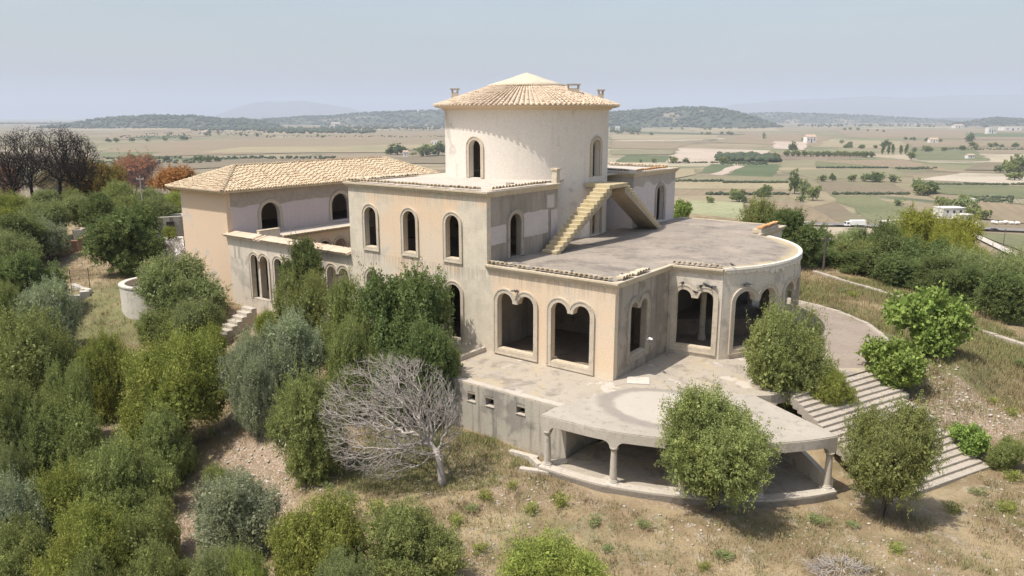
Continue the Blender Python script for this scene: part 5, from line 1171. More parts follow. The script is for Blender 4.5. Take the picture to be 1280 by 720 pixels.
# ---------------------------------------------------------------- bare trees: twigs grown one by one onto the nearest branch
def bare_tree(seed, fork, targets, r_tip, r_max, wander=.10, step=.28, pull=.35, expo=.46):
    """targets: twig ends, each joined to the branch that reaches it cheapest; branch thickness follows the twigs it carries"""
    g = np.random.default_rng(seed); N = [np.array(fork, float)]; par = [-1]; plen = [0.0]
    T_ = targets[np.argsort(np.linalg.norm(targets - fork, axis=1) + g.normal(size=len(targets)) * .45)]
    P = np.zeros((len(T_) * 8 + 8, 3)); PL = np.zeros(len(P)); P[0] = fork; n = 1
    for t in T_:
        d = np.linalg.norm(P[:n] - t, axis=1); j = int(np.argmin(d + pull * PL[:n])); k = max(1, min(7, int(d[j] / step))); a = P[j].copy(); L = PL[j]; prev = j
        bow = g.normal(size=3) * d[j] * .10
        for q in range(1, k + 1):
            f = q / k; p = a + (t - a) * f + bow * math.sin(math.pi * f) + (g.normal(size=3) * wander * min(1, d[j]) * .5 if q < k else 0)
            P[n] = p; PL[n] = L + d[j] * f; par.append(prev); prev = n; n += 1
    P = P[:n]; par = np.array(par); cnt = np.zeros(n); leaf = np.ones(n, bool); leaf[par[1:]] = False; cnt[leaf] = 1
    for i in range(n - 1, 0, -1): cnt[par[i]] += cnt[i]
    rad = np.minimum(r_max, r_tip * cnt ** expo); sides = 4; V = []; F_ = []; b = P[par[1:]]; c = P[1:]; rb = np.minimum(rad[par[1:]], rad[1:] * 1.35); rc = rad[1:]
    d = unit(c - b); u = unit(np.cross(d, np.where(np.abs(d[:, 2:3]) > .9, np.array([[1., 0, 0]]), np.array([[0, 0, 1.]])))); w_ = np.cross(d, u)
    for p_, r_ in ((b, rb), (c, rc)):
        for k in range(sides): V.append(p_ + (u * math.cos(2 * math.pi * k / sides) + w_ * math.sin(2 * math.pi * k / sides)) * r_[:, None])
    V = np.stack(V, 1); m = len(b); o = np.arange(m)[:, None] * (2 * sides)
    F_ = np.concatenate([o + np.array([[k, (k + 1) % sides, sides + (k + 1) % sides, sides + k]]) for k in range(sides)])
    return V.reshape(-1, 3), F_, P[leaf]
def shell(g, n, c, r, lo, hi, zmin, flat=1.0):
    d = unit(g.normal(size=(n, 3))); q = np.array(c) + d * np.array(r) * (lo + (hi - lo) * g.random((n, 1)) ** .6); return q[q[:, 2] > zmin]
pb = at(553, 606)
dead = empty('dead_tree', pb, 0, 'bleached leafless dead tree with a wide drooping head of bare twigs', 'dead tree')
g_ = np.random.default_rng(8); fork = (-.22, .04, 1.55)
tg = np.vstack([shell(g_, 4300, (-2.25, .5, 2.95), (3.05, 2.5, 2.75), .72, 1.02, .45), shell(g_, 1500, (-2.1, .5, 2.9), (2.9, 2.4, 2.6), .3, .75, .6), shell(g_, 480, (-.1, .2, 2.8), (.9, .9, 1.5), .5, 1.05, 1.5)])
tg = tg[(np.sin(tg[:, 0] * 2.3 + 1.1 * np.sin(tg[:, 2] * 1.9)) + np.sin(tg[:, 2] * 2.1 + tg[:, 1] * 1.7) + np.sin(tg[:, 1] * 2.4 - tg[:, 0])) > -.95]
tg = tg[~((tg[:, 0] > -1.5 + .3 * tg[:, 1]) & (tg[:, 2] < 1.75))]
Vd, Fd, tp_ = bare_tree(3, fork, tg, .0055, .13, wander=.16, pull=.5, expo=.445)
tw = np.repeat(tp_, 2, 0); td_ = unit(unit(tw - np.array([-1.6, .4, 2.2])) + g_.normal(size=tw.shape) * .55); tw = tw + g_.normal(size=tw.shape) * .03; tl_ = g_.uniform(.08, .26, (len(tw), 1)); tu = unit(np.cross(td_, g_.normal(size=tw.shape))); tv = np.cross(td_, tu)
Vt = np.stack([tw + (tu * math.cos(a) + tv * math.sin(a)) * .0065 for a in (0, 2.1, 4.2)] + [tw + td_ * tl_], 1).reshape(-1, 3); Ft = (np.arange(len(tw))[:, None, None] * 4 + np.array([[0, 1, 3], [1, 2, 3], [2, 0, 3]])).reshape(-1, 3)
link('twigs', np_mesh('dead twigs', Vt, Ft, M['dead_bark']), dead)
tr = MB(); tr.tube([(.0, 0, -.4), (-.02, 0, .3), (-.08, .0, .9), (-.17, .02, 1.35), (-.24, .05, 1.66)], [.215, .175, .155, .15, .13], 12)
tr.build('trunk', M['dead_bark'], dead, smooth=True); link('branches', np_mesh('dead branches', Vd, Fd, M['dead_bark']), dead)
def burned(px, foot, top, Y, seed, w_, label):
    r = ray(px, foot); p = Vector((r.x / r.y * Y, Y, 0)); p.z = gz(p.x, p.y); D = math.hypot(p.x, p.y); rt = ray(px, top); h = CAMH + rt.z / math.hypot(rt.x, rt.y) * D - p.z
    e = empty('burned_pine', p, 0, label, 'burned tree', 'burned pines on the left ridge'); g = np.random.default_rng(seed)
    lx, ly = g.uniform(-.6, .6), g.uniform(-.4, .4); t = h * .34
    tg = np.vstack([shell(g, 1200, (lx, ly, h * .64), (w_ / 2, w_ / 2, h * .36), .7, 1.02, h * .3), shell(g, 800, (lx, ly, h * .6), (w_ / 2.3, w_ / 2.3, h * .32), .2, .7, h * .3)])
    lob = np.sin(tg[:, 0] * 1.7 + seed) + np.sin(tg[:, 2] * 1.9 + seed * 2) + np.sin(tg[:, 1] * 1.5) > -.7; tg = tg[lob]
    Vb, Fb, tips = bare_tree(seed, (lx, ly, t), tg, .014, .2, step=.5, wander=.14, pull=.6, expo=.43)
    tr = MB(); tr.tube([(0, 0, -.6), (lx * .3, ly * .3, t * .4), (lx * .7, ly * .8, t * .75), (lx, ly, t + .1)], [.34, .27, .23, .2], 9); tr.build('trunk', M['char_bark'], e, smooth=True)
    link('branches', np_mesh('burned branches', Vb, Fb, M['char_bark']), e)
    m = 7; p_ = np.repeat(tips, m, 0) + g.normal(size=(len(tips) * m, 3)) * .22; ax = unit(g.normal(size=p_.shape)); sd = unit(np.cross(ax, g.normal(size=p_.shape)))
    V = np.stack([p_, p_ + ax * .11 + sd * .035, p_ + ax * .22, p_ + ax * .11 - sd * .035], 1).reshape(-1, 3)
    link('charred_leaves', np_mesh('charred leaves', V, np.arange(len(V)).reshape(-1, 4), M['leaf_char']), e)
burned(14, 240, 168, 104, 21, 6.5, 'burned black pine at the left edge of the ridge'); burned(42, 240, 159, 110, 22, 6.5, 'burned black pine standing second from the left edge')
burned(74, 240, 155, 106, 23, 6.5, 'tallest burned black pine, right of the other blackened pines'); burned(100, 241, 166, 104, 24, 6.0, 'burned pine with brownish twigs at the right end of the group')
# ---------------------------------------------------------------- trees on the plain
FT = []
for i, (k, s) in enumerate((('leaf_dark', 1), ('leaf_olive', 2), ('leaf_bush', 3))):
    FT.append(crown_mesh('field crown %d' % i, M[k], 40 + i, 2, 2.0, .25, 7, 90, 16, .26, .17, spray=.28)[0])
ftr = MB().tube([(0, 0, -.1), (0, 0, .5), (.04, 0, 1.2)], [.09, .07, .03], 6).mesh('field trunk', M['bark'], weld=False)
CYP = crown_mesh('cypress crown', M['leaf_dark'], 51, .9, 2.0, .1, 6, 90, 14, .22, .12, spray=.2, up=1.2)[0]
def ftree(px, foot, wpx, hpx, label, group=None, me=None, name='field_tree', cat='tree'):
    p = onz(px, foot, PLAIN + .3); d = math.sqrt(p.x ** 2 + p.y ** 2 + 55 ** 2); k = d / 957
    e = empty(name, p, rng.uniform(0, 6.28), label, cat, group); e.scale = (wpx * k / 2, wpx * k / 2, hpx * k / 2)
    link('crown', me or rng.choice(FT), e); link('trunk', ftr, e)
NAMED = [(960, 241, 11, 9, 'small lone round tree at the end of a hedge in the tan fields'), (888, 254, 9, 8, 'tiny lone tree standing in the tan field left of the round dark bush'), (924, 252, 19, 10, 'round dark bush in the tan field behind the roof terrace'),
         (993, 242, 15, 27, 'tallest tree of the dark clump among the right-hand fields'), (1005, 246, 13, 20, 'second tree of the dark clump among the right-hand fields'), (1016, 250, 14, 16, 'rounded bush at the right of the dark clump among the fields'), (1001, 252, 10, 8, 'pale flowering bush at the foot of the dark clump'),
         (1146, 238, 13, 13, 'round tree at the corner of the pale stubble field'), (1207, 254, 12, 9, 'dark tree by the small white hut in the right-hand fields'), (1178, 258, 15, 10, 'bush at the left of the white farmhouse'), (1190, 260, 12, 10, 'bush behind the white farmhouse'), (1205, 263, 22, 14, 'dark tree right behind the white farmhouse'),
         (1216, 271, 18, 12, 'hedge-like tree at the right end of the white farmhouse'), (1228, 274, 14, 10, 'rounded tree by the gate right of the white farmhouse'), (1123, 257, 10, 7, 'small bush in the green pasture behind the white lorry'), (1262, 218, 16, 14, 'dark tree in the clump at the right edge'), (1273, 218, 17, 20, 'tallest tree in the clump at the right edge'), (1250, 215, 12, 7, 'low tree left of the clump at the right edge'), (1268, 225, 16, 8, 'pale bush in front of the clump at the right edge'),
         (497, 193, 22, 13, 'dark tree left of the pale shed on the plain behind the wing'), (529, 195, 26, 14, 'broad dark tree right of the pale shed'), (548, 194, 22, 16, 'dark tree beside the tower wall on the plain'), (488, 193, 12, 9, 'smaller tree at the left of the pale shed trees'), (1107, 184, 10, 8, 'grey bush beside the cypress group'), (1139, 199, 10, 8, 'small tree in the field right of the cypress group'), (1212, 178, 9, 10, 'lone round tree far out on the right-hand plain'), (955, 174, 4, 8, 'thin lone tree far out on the plain'), (991, 190, 9, 12, 'tree at the left end of the far tree row'), (970, 201, 9, 9, 'small tree by the stony patch')]
for q in NAMED: ftree(*q)
for i, px in enumerate((1103, 1110, 1116, 1126, 1132)): ftree(px, 193, 7, 12 - (i % 2) * 1.5, 'dark cypress in the tight group on the far plain', 'tight cypress group on the far plain', CYP, 'cypress', 'cypress')
for i in range(15): ftree(983 + i * 7.6, 195 + i * .12, 8, 6.5, 'tree of the long row across the far plain right of the tower', 'long tree row across the far plain')
rs = random.Random(11)
lines = [((768, 167), (815, 168.5)), ((860, 168), (915, 168)), ((1000, 176), (1065, 181)), ((1050, 162), (1110, 165)), ((1130, 174), (1180, 178)), ((1210, 183), (1270, 184)), ((1070, 158), (1290, 160)), ((1140, 190), (1230, 187)), ((420, 161), (545, 163)), ((445, 166), (480, 165.5)), ((120, 178), (240, 175)), ((180, 168), (330, 171)), ((120, 200), (340, 204)), ((240, 166), (410, 172)), ((770, 161), (900, 163)), ((985, 150 + 8), (1060, 159.5)), ((1020, 184), (1100, 186)), ((1150, 244), (1166, 240)), ((765, 203.5), (905, 204)), ((905, 246), (985, 245)), ((1020, 226), (1120, 228))]
for a, b in lines:
    for i in range(7):
        f = rs.random(); y = a[1] + (b[1] - a[1]) * f + rs.uniform(-.6, .6); s = (y - 146) / 957 / 55 * 957
        hp = rs.uniform(3.0, 6.5) * (y - 146) / 55 + 1.2
        ftree(a[0] + (b[0] - a[0]) * f, y, hp * rs.uniform(.9, 1.5), hp, 'small far tree dotted along the field borders of the plain', 'small far trees along the field borders')
# ---------------------------------------------------------------- grass and stones on the hilltop
gr = np.random.default_rng(3)
def inside_mask(x, y):
    """keep clear of the villa, terraces, porch and steps (villa frame)"""
    lx = .8 * (x - VX) - .6 * (y - VY); ly = .6 * (x - VX) + .8 * (y - VY)
    b = (lx > -38.6) & (lx < 0) & (ly > -.3) & (ly < 25)
    b |= (lx > -14) & (lx < 1) & (ly > -4.9) & (ly < 1)
    arc_ = (lx - 3.2) ** 2 / 8.6 ** 2 + (ly - 2.4) ** 2 / 9.0 ** 2 < 1
    b |= arc_ & (ly < 3)
    b |= (lx > 0) & (lx < 10.1) & (ly > 2) & (ly < 22) & ((lx < 5) | (ly < 19))
    s = (lx - 7.5) / 5.5 ; b |= (s > 0) & (s < 1.5) & (ly > 3.4 - 3.1 * s) & (ly < 9.9 - 3.45 * s)
    return b
def scatter(n, x0, x1, y0, y1):
    x = gr.uniform(x0, x1, n); y = gr.uniform(y0, y1, n); k = ~inside_mask(x, y); x, y = x[k], y[k]
    return x, y
def tufts(name, x, y, h0, h1, blades, wd, mat, spread=.10):
    n = len(x); z = gz(x, y); ti = np.repeat(np.arange(n), blades); m = len(ti)
    hh = gr.uniform(h0, h1, n)[ti] * gr.uniform(.5, 1.1, m); a = gr.uniform(0, 6.283, m); ln = gr.uniform(.15, .8, m) * hh
    bx = x[ti] + gr.normal(size=m) * spread; by = y[ti] + gr.normal(size=m) * spread; bz = z[ti] - .03
    s = np.stack([-np.sin(a), np.cos(a), 0 * a], -1) * (wd * gr.uniform(.6, 1.3, m))[:, None]
    p0 = np.stack([bx, by, bz], -1); tip = p0 + np.stack([np.cos(a) * ln, np.sin(a) * ln, hh], -1)
    V = np.stack([p0 - s, p0 + s, tip], 1).reshape(-1, 3)
    return kind(link(name, np_mesh(name, V, np.arange(m * 3).reshape(-1, 3), mat)), 'stuff')
def grass_mat(name, a, b, c):
    t = NT(name, .9); col = t.mix(t.ramp(t.island(), .1, .9), a, b); col = t.mix(t.ramp(t.noise(.5, 4), .45, .62), col, c); return t.done(col)
MG_dry = grass_mat('dry straw blades', (.40, .30, .16), (.31, .23, .125), (.265, .21, .105)); MG_green = grass_mat('green grass blades', (.16, .18, .06), (.24, .235, .09), (.26, .24, .10))
x, y = scatter(26000, -16, 30, 21, 46); k = (np.sin(x * .8 + np.sin(y * .6) * 2) + np.sin(y * .9 - x * .35) + gr.normal(size=len(x)) * .9 > -.25); tufts('dry_grass', x[k], y[k], .08, .30, 9, .011, MG_dry, .14)
x, y = scatter(15000, 9, 34, 36, 72); k = (np.sin(x * .5 + y * .3) + gr.normal(size=len(x)) * .9 > -.6); tufts('dry_grass', x[k], y[k], .15, .5, 7, .013, MG_dry, .14)
x, y = scatter(9000, -44, -10, 36, 78); tufts('dry_grass', x, y, .15, .45, 6, .014, MG_dry, .14)
x, y = scatter(15000, -8, 28, 22, 42); k = (np.sin(x * .7 + 1) + np.sin(y * .8 + x * .5) + gr.normal(size=len(x)) * .8 > .45); tufts('green_grass', x[k], y[k], .10, .32, 10, .012, MG_green, .14)
x, y = scatter(20000, 17, 33, 37, 66); k = (np.sin(x * .6 + 2) + np.sin(y * .45) + gr.normal(size=len(x)) * .9 > -.2); tufts('green_grass', x[k], y[k], .2, .5, 8, .014, MG_green, .14)
x, y = scatter(2600, -7.5, -.5, 30, 37); tufts('green_grass', x, y, .12, .38, 8, .012, MG_green)
def clumps(name, n, x0, x1, y0, y1, mat, h0, h1, sp):
    x, y = scatter(n, x0, x1, y0, y1); k = np.sin(x * .55 + 1.7 * np.sin(y * .4)) + np.sin(y * .7 - x * .3) + gr.normal(size=len(x)) * .7 > .1; x, y = x[k], y[k]
    r_ = np.repeat(np.arange(len(x)), 26); tufts(name, x[r_] + gr.normal(size=len(r_)) * sp, y[r_] + gr.normal(size=len(r_)) * sp, h0, h1, 3, .012, mat, .05)
MG_brown = grass_mat('brown dead weeds', (.24, .175, .10), (.33, .25, .15), (.20, .15, .09)); MG_olive = grass_mat('olive weeds', (.20, .20, .085), (.28, .26, .12), (.16, .17, .06))
clumps('dead_weeds', 420, -9, 30, 22, 40, MG_brown, .12, .4, .2); clumps('olive_weeds', 420, -9, 30, 22, 40, MG_olive, .10, .34, .22); clumps('dead_weeds', 260, 16, 33, 38, 66, MG_brown, .2, .5, .3); clumps('olive_weeds', 260, -42, -12, 40, 76, MG_olive, .2, .5, .3)
def stones(name, x, y, s0, s1, mat):
    bv = np.array([(1, 0, 0), (-1, 0, 0), (0, 1, 0), (0, -1, 0), (0, 0, 1), (0, 0, -1), (.6, .6, .5), (-.6, .6, .45), (.55, -.6, .5), (-.6, -.55, .5)], float)
    bf = np.array([(0, 6, 8), (6, 4, 8), (6, 7, 4), (7, 9, 4), (9, 8, 4), (2, 7, 6), (0, 2, 6), (1, 7, 2), (1, 9, 7), (3, 8, 9), (3, 9, 1), (0, 8, 3), (0, 5, 2), (2, 5, 1), (1, 5, 3), (3, 5, 0)])
    n = len(x); z = gz(x, y); s = s0 + (s1 - s0) * gr.random(n) ** 3; V = bv[None] * (1 + gr.normal(size=(n, 10, 1)) * .16) * s[:, None, None] * np.array([1, .8, .55]); a = gr.uniform(0, 6.28, n); ca, sa = np.cos(a)[:, None], np.sin(a)[:, None]
    V = np.stack([V[..., 0] * ca - V[..., 1] * sa, V[..., 0] * sa + V[..., 1] * ca, V[..., 2]], -1) + np.stack([x, y, z + s * .15], -1)[:, None]
    return kind(link(name, np_mesh(name, V.reshape(-1, 3), (bf[None] + (np.arange(n) * 10)[:, None, None]).reshape(-1, 3), mat)), 'stuff')
MST = NT('pale field stones', .95); MST = MST.done(MST.mix(MST.island(), (.38, .32, .25), (.60, .55, .47)))
x, y = scatter(9000, -8, 26, 22, 38); k = np.sin(x * .9 + 2) + np.sin(y * 1.1 + x * .4) + gr.normal(size=len(x)) * .8 > .3; stones('stones', x[k], y[k], .015, .085, MST)
x, y = gr.normal(-12.3, 1.9, 900), gr.normal(31.5, 4.0, 900); stones('bank_stones', x, y, .02, .13, MST)
x, y = gr.normal(22.5, 2.2, 1100), gr.normal(37, 2.4, 1100); k = ~inside_mask(x, y); stones('rubble', x[k], y[k], .02, .12, MST)
# weeds: small leafy tufts here and there in the dry grass
WD = crown_mesh('weed leaves', M['leaf_olive'], 61, .7, .5, 0, 1, 40, 14, .09, .03, spray=.16, up=.8)[0]; WD2 = crown_mesh('weed leaves fresh', M['leaf_yellow'], 62, .7, .5, 0, 1, 40, 14, .09, .035, spray=.16, up=.8)[0]
for px, py, s in ((1022, 655, 1.0), (742, 655, .8), (664, 640, .9), (700, 632, 1.1), (640, 610, .7), (607, 625, .9), (590, 640, .8), (806, 660, .8), (905, 700, .9), (1190, 640, .9), (1222, 618, .8), (1258, 640, 1.0), (1120, 690, .8), (880, 712, .7), (570, 655, .9), (470, 640, 1.1), (600, 690, .8), (655, 690, 1), (760, 690, .7), (1265, 520, .9), (1240, 505, .8), (1265, 600, 1), (1246, 575, .8), (1180, 590, .6), (1065, 372, 1.1), (1052, 366, .9), (1065, 660, .7), (435, 625, 1.0), (410, 612, .8), (1278, 460, 1.4)):
    p = at(px, py); o = link('weed', rng.choice((WD, WD2)), None, p, (0, 0, rng.uniform(0, 6)), (s * 1.1, s * 1.1, s * .9)); tag(o, 'small leafy weed growing in the dry grass', 'weed', 'small weeds in the dry grass')
# ================================================================ WALLS AND SMALL THINGS ON THE HILLTOP
def stone_wall(name, pts, wd, h, mat, label, stone=.9, cat='wall', sink=.5):
    e = empty(name, pts[0], 0, label, cat); o = Vector(pts[0])
    for a, b in zip(pts, pts[1:]):
        a, b = Vector(a), Vector(b); l = (b - a).length; n = max(1, int(l / stone)); d = (b - a) / l
        for i in range(n):
            p = a + (b - a) * ((i + .5) / n) - o; hh = h * rng.uniform(.85, 1.12); w_ = wd * rng.uniform(.85, 1.15)
            MB().obox((p.x + rng.uniform(-.03, .03), p.y + rng.uniform(-.03, .03)), (d.x, d.y), (-d.y, d.x), l / n / 2 * .985, w_ / 2, p.z - sink, p.z + hh).build('stone', mat, e, bevel=.03)
    return e
def gpts(L, dz=0): return [(lambda p: (p.x, p.y, p.z + dz))(at(x, y)) for x, y in L]
stone_wall('low_wall', gpts([(1018, 341), (1050, 351), (1100, 366), (1128, 374), (1165, 390), (1205, 408), (1245, 422), (1300, 440)]), .38, .2, M['step_stone'], 'low pale boundary wall running between the grass and the dark wood', 1.1)
stone_wall('low_wall', gpts([(70, 389), (88, 379), (112, 369)]), .45, .5, M['white_stone'], 'low pale stone ledge at the edge of the left thicket', .7)
stone_wall('low_wall', gpts([(112, 368), (92, 360)]), .4, .4, M['white_stone'], 'short return of the low stone ledge beside the iron mesh', .7)
stone_wall('terrace_wall', gpts([(74, 319), (106, 311), (142, 301)]), .5, 1.3, ground_like('reddish rubble wall', (.30, .17, .11), (.34, .21, .14), (.24, .14, .10), 1, 4), 'reddish rubble terrace wall left of the carob tree', .6)
stone_wall('terrace_wall', gpts([(92, 299), (112, 294), (148, 286)]), .5, .9, M['white_stone'], 'pale coping stones along the far side of the reddish terrace', .8)
# white curved planter
pc = at(190, 380); pl = empty('planter_wall', pc, 0, 'curved whitewashed planter wall on the grass below the carob tree', 'planter')
aa = [R(a) for a in range(105, 331, 9)]; RA = 2.6
for a0, a1 in zip(aa, aa[1:]):
    P = [(r_ * math.cos(a) + .0, r_ * math.sin(a) + 1.2) for r_, a in ((RA, a0), (RA, a1), (RA - .3, a1), (RA - .3, a0))]
    MB().prism(P, -1.2, 1.35 + rng.uniform(-.03, .03)).build('wall_segment', M['white_stone'], pl)
    P = [(r_ * math.cos(a) + .0, r_ * math.sin(a) + 1.2) for r_, a in ((RA + .07, a0), (RA + .07, a1 - .004), (RA - .37, a1 - .004), (RA - .37, a0))]
    MB().prism(P, 1.39, 1.52).build('coping_stone', M['white_stone'], pl, bevel=.015)
MB().lathe([(RA - .32, -1.0), (RA - .32, 1.0)], (.0, 1.2, 0), 24).build('soil', M['paving'], pl)
# roofless grey hut and pale path by the wing
hp = at(214, 292); hut = empty('grey_hut', hp, .5, 'small roofless grey hut beside the end of the side wing', 'hut')
for x0, x1, y0, y1 in ((-1.6, 1.6, -1.3, -1.05), (-1.6, 1.6, 1.05, 1.3), (-1.6, -1.35, -1.04, 1.04), (1.35, 1.6, -1.04, 1.04)):
    MB().box(x0, x1, y0, y1, -.6, 1.95).build('wall', M['retain'], hut); MB().box(x0 - .06, x1 + .06, y0 - .04, y1 + .04, 1.953, 2.05).build('wall_coping', M['white_stone'], hut)
MB().box(-.5, .3, -1.33, -1.02, -.2, 1.5).build('door', M['iron'], hut)
P = [at(x, y) for x, y in ((196, 296), (229, 296), (231, 316), (214, 322), (196, 312))]; mb = MB(); mb.add([(p.x, p.y, p.z + .06) for p in P], [(0, 1, 2, 3, 4)])
kind(mb.build('gravel_path', M['white_stone'], None), 'structure')
# iron mesh fence beside the ledge
fa, fb = at(90, 365), at(113, 363); fe = empty('mesh_fence', fa, 0, 'rusty wire mesh fence panel leaning by the low stone ledge', 'fence')
d = fb - fa
for i in range(2): MB().tube([d * i, d * i + Vector((0, 0, 1.9))], .03, 5).build('post', M['iron'], fe)
mb = MB()
for i in range(1, 14): mb.tube([d * (i / 14) + Vector((0, 0, .05)), d * (i / 14) + Vector((0, 0, 1.75))], .007, 3)
for i in range(10): mb.tube([Vector((0, 0, .1 + i * .18)), d + Vector((0, 0, .1 + i * .18))], .007, 3)
mb.build('mesh', M['iron'], fe)
# poles
def pole(px, Y, top, label, r=.12, mat='pole_wood', arm=False):
    q = ray(px, 300); p = Vector((q.x / q.y * Y, Y, 0)); p.z = gz(p.x, p.y); rt = ray(px, top); h = CAMH + rt.z / math.hypot(rt.x, rt.y) * math.hypot(p.x, p.y) - p.z
    e = empty('utility_pole', p, 0, label, 'pole'); MB().tube([(0, 0, -.5), (0, 0, h)], [r, r * .75], 10).build('post', M[mat], e)
    MB().box(-.45, .45, -.05, .05, h - .5, h - .38).build('crossarm', M[mat], e)
    for s in (-.38, 0, .38): MB().lathe([(.03, 0), (.05, .06), (.03, .14)], (s, 0, h - .38), 8).build('insulator', M['white_stone'], e)
pole(1032.5, 69, 294, 'dark utility pole standing among the trees right of the bay'); pole(183, 92, 219, 'pale post standing between the scorched trees on the left ridge', .07, 'dead_bark'); pole(1255, 330, 286, 'thin pole beside the road near the right edge', .16)
# birds
def bird_mesh(name, mat, open_=False):
    mb = MB(); n = 10; prof = [(-.17, .012, 0), (-.13, .035, .005), (-.05, .062, .01), (.03, .066, .02), (.09, .045, .05), (.115, .036, .075), (.145, .03, .085), (.165, .012, .08), (.19, .004, .072)]
    b = []
    for x, r, z in prof: b += [(x, r * math.cos(2 * math.pi * k / n), z + r * math.sin(2 * math.pi * k / n)) for k in range(n)]
    mb.add(b, [(i * n + k, i * n + (k + 1) % n, (i + 1) * n + (k + 1) % n, (i + 1) * n + k) for i in range(len(prof) - 1) for k in range(n)])
    mb.add([(-.15, -.03, .0), (-.15, .03, .0), (-.29, .05, -.01), (-.29, -.05, -.01), (-.15, -.03, .012), (-.15, .03, .012), (-.29, .05, -.002), (-.29, -.05, -.002)], [(0, 1, 2, 3), (7, 6, 5, 4), (0, 4, 5, 1), (1, 5, 6, 2), (2, 6, 7, 3), (3, 7, 4, 0)])
    for s in (-1, 1):
        if open_: P = [(.07, s * .05, .04), (.11, s * .2, .09), (.04, s * .36, .06), (-.07, s * .3, .05), (-.09, s * .05, .03)]
        else: P = [(.08, s * .062, .03), (.02, s * .074, .035), (-.2, s * .045, .01), (-.16, s * .05, -.01), (-.02, s * .07, -.02)]
        mb.add(P + [(x, y + (0 if open_ else s * .01), z + (.012 if open_ else 0)) for x, y, z in P], [(0, 1, 2, 3, 4), (9, 8, 7, 6, 5)] + [(i, (i + 1) % 5, 5 + (i + 1) % 5, 5 + i) for i in range(5)])
        mb.tube([(.0, s * .025, -.04), (.01, s * .028, -.1)], .007, 4)
    return mb.mesh(name, mat, weld=False, smooth=False)
BD, BO, BW = bird_mesh('pigeon', M['bird_dark']), bird_mesh('pigeon spread', M['bird_dark'], True), bird_mesh('white pigeon', M['bird_white'], True)
def Wp(x, y, z): p = W2(x, y); return (p[0], p[1], z)
def fpt(u, z, d): p = FC(u, z, d); return Wp(p[0], p[1], z)
def bpt(u, z, d): p = BM(u, z, d); return Wp(p[0], p[1], z)
for pos, me, rz, l in ((Wp(-5.95, -.16, 3.78), BO, 2.2, 'dark pigeon spreading its wings above the left double window of the wing'), (fpt(.75, 4.05, -.07), BD, .5, 'dark pigeon on the left hood of the bay facet window'), (fpt(1.5, 3.62, -.07), BD, 3.0, 'dark pigeon in the dip between the two arches of the bay facet window'),
                       (fpt(1.75, 3.98, -.07), BO, -.5, 'dark pigeon landing on the right hood of the bay facet window'), (fpt(2.0, 4.1, -.07), BD, 2.4, 'dark pigeon on the crown of the right hood of the bay facet window'), (fpt(2.35, 4.0, -.07), BO, .8, 'dark pigeon at the right end of the bay facet window hood'),
                       (bpt(-30.6, 4.1, -.07), BO, .3, 'dark pigeon on the left hood of the curved bay window'), (bpt(-29.2, 4.1, -.07), BD, 2.8, 'dark pigeon beside another one on the curved bay window hood'), (bpt(-36, 5.2, .06), BD, 2.1, 'dark pigeon on the edge of the bay roof'),
                       (Wp(-2.75, .25, 5.16), BD, .4, 'dark pigeon on the terrace edge above the right double window'), (Wp(-.25, 1.1, 5.17), BD, 1.9, 'dark pigeon on the terrace edge near the front corner')):
    o = link('pigeon', me, None, pos, (0, 0, rz), (.85, .85, .85)); tag(o, l, 'pigeon', 'pigeons about the villa')
o = link('white_bird', BW, None, tuple(Vector((0, 0, CAMH)) + ray(813, 424) * 39.3), (.0, .05, .15), (.7, .62, .5)); tag(o, 'white bird flying past the shaded side wall of the front wing', 'bird')
MB_ = MB().box(-1.1, 0, -.5, .5, 0, .03); o = MB_.build('loose_slab', M['white_stone'], None); o.location = Wp(1.5, 1.0, .012); o.rotation_euler = (0, 0, VROT + .5); tag(o, 'loose pale stone slab lying on the terrace by the wing corner', 'slab')
mb = MB(); fh = random.Random(2)
for i in range(16): mb.obox((fh.uniform(-.7, .7), fh.uniform(-.35, .35)), (math.cos(i), math.sin(i)), (-math.sin(i), math.cos(i)), fh.uniform(.05, .16), fh.uniform(.04, .1), -.02, fh.uniform(.03, .12))
o = mb.build('rubble_heap', M['white_stone'], None); kind(o, 'stuff'); o.location = Wp(-8.9, -2.6, .225)
# heap of cut dry branches at the bottom edge
pb2 = at(1052, 716); ch = random.Random(9); mb = MB()
for i in range(260):
    a = ch.uniform(0, 6.28); r_ = ch.random() ** .5 * .95; x, y = r_ * math.cos(a), r_ * math.sin(a) * .8; z = max(.03, .5 * (1 - r_)) * ch.uniform(.3, 1); b = a + ch.uniform(-1, 1); l = ch.uniform(.2, .55)
    mb.tube([(x, y, z), (x + l * .5 * math.cos(b), y + l * .5 * math.sin(b), z + ch.uniform(-.02, .15)), (x + l * math.cos(b), y + l * math.sin(b), max(.02, z + ch.uniform(-.1, .15)))], [.012, .01, .006], 4)
bh = mb.build('brushwood_heap', M['dead_bark'], None, weld=False); bh.location = pb2; tag(bh, 'heap of cut dry branches lying at the bottom edge of the view', 'brushwood')
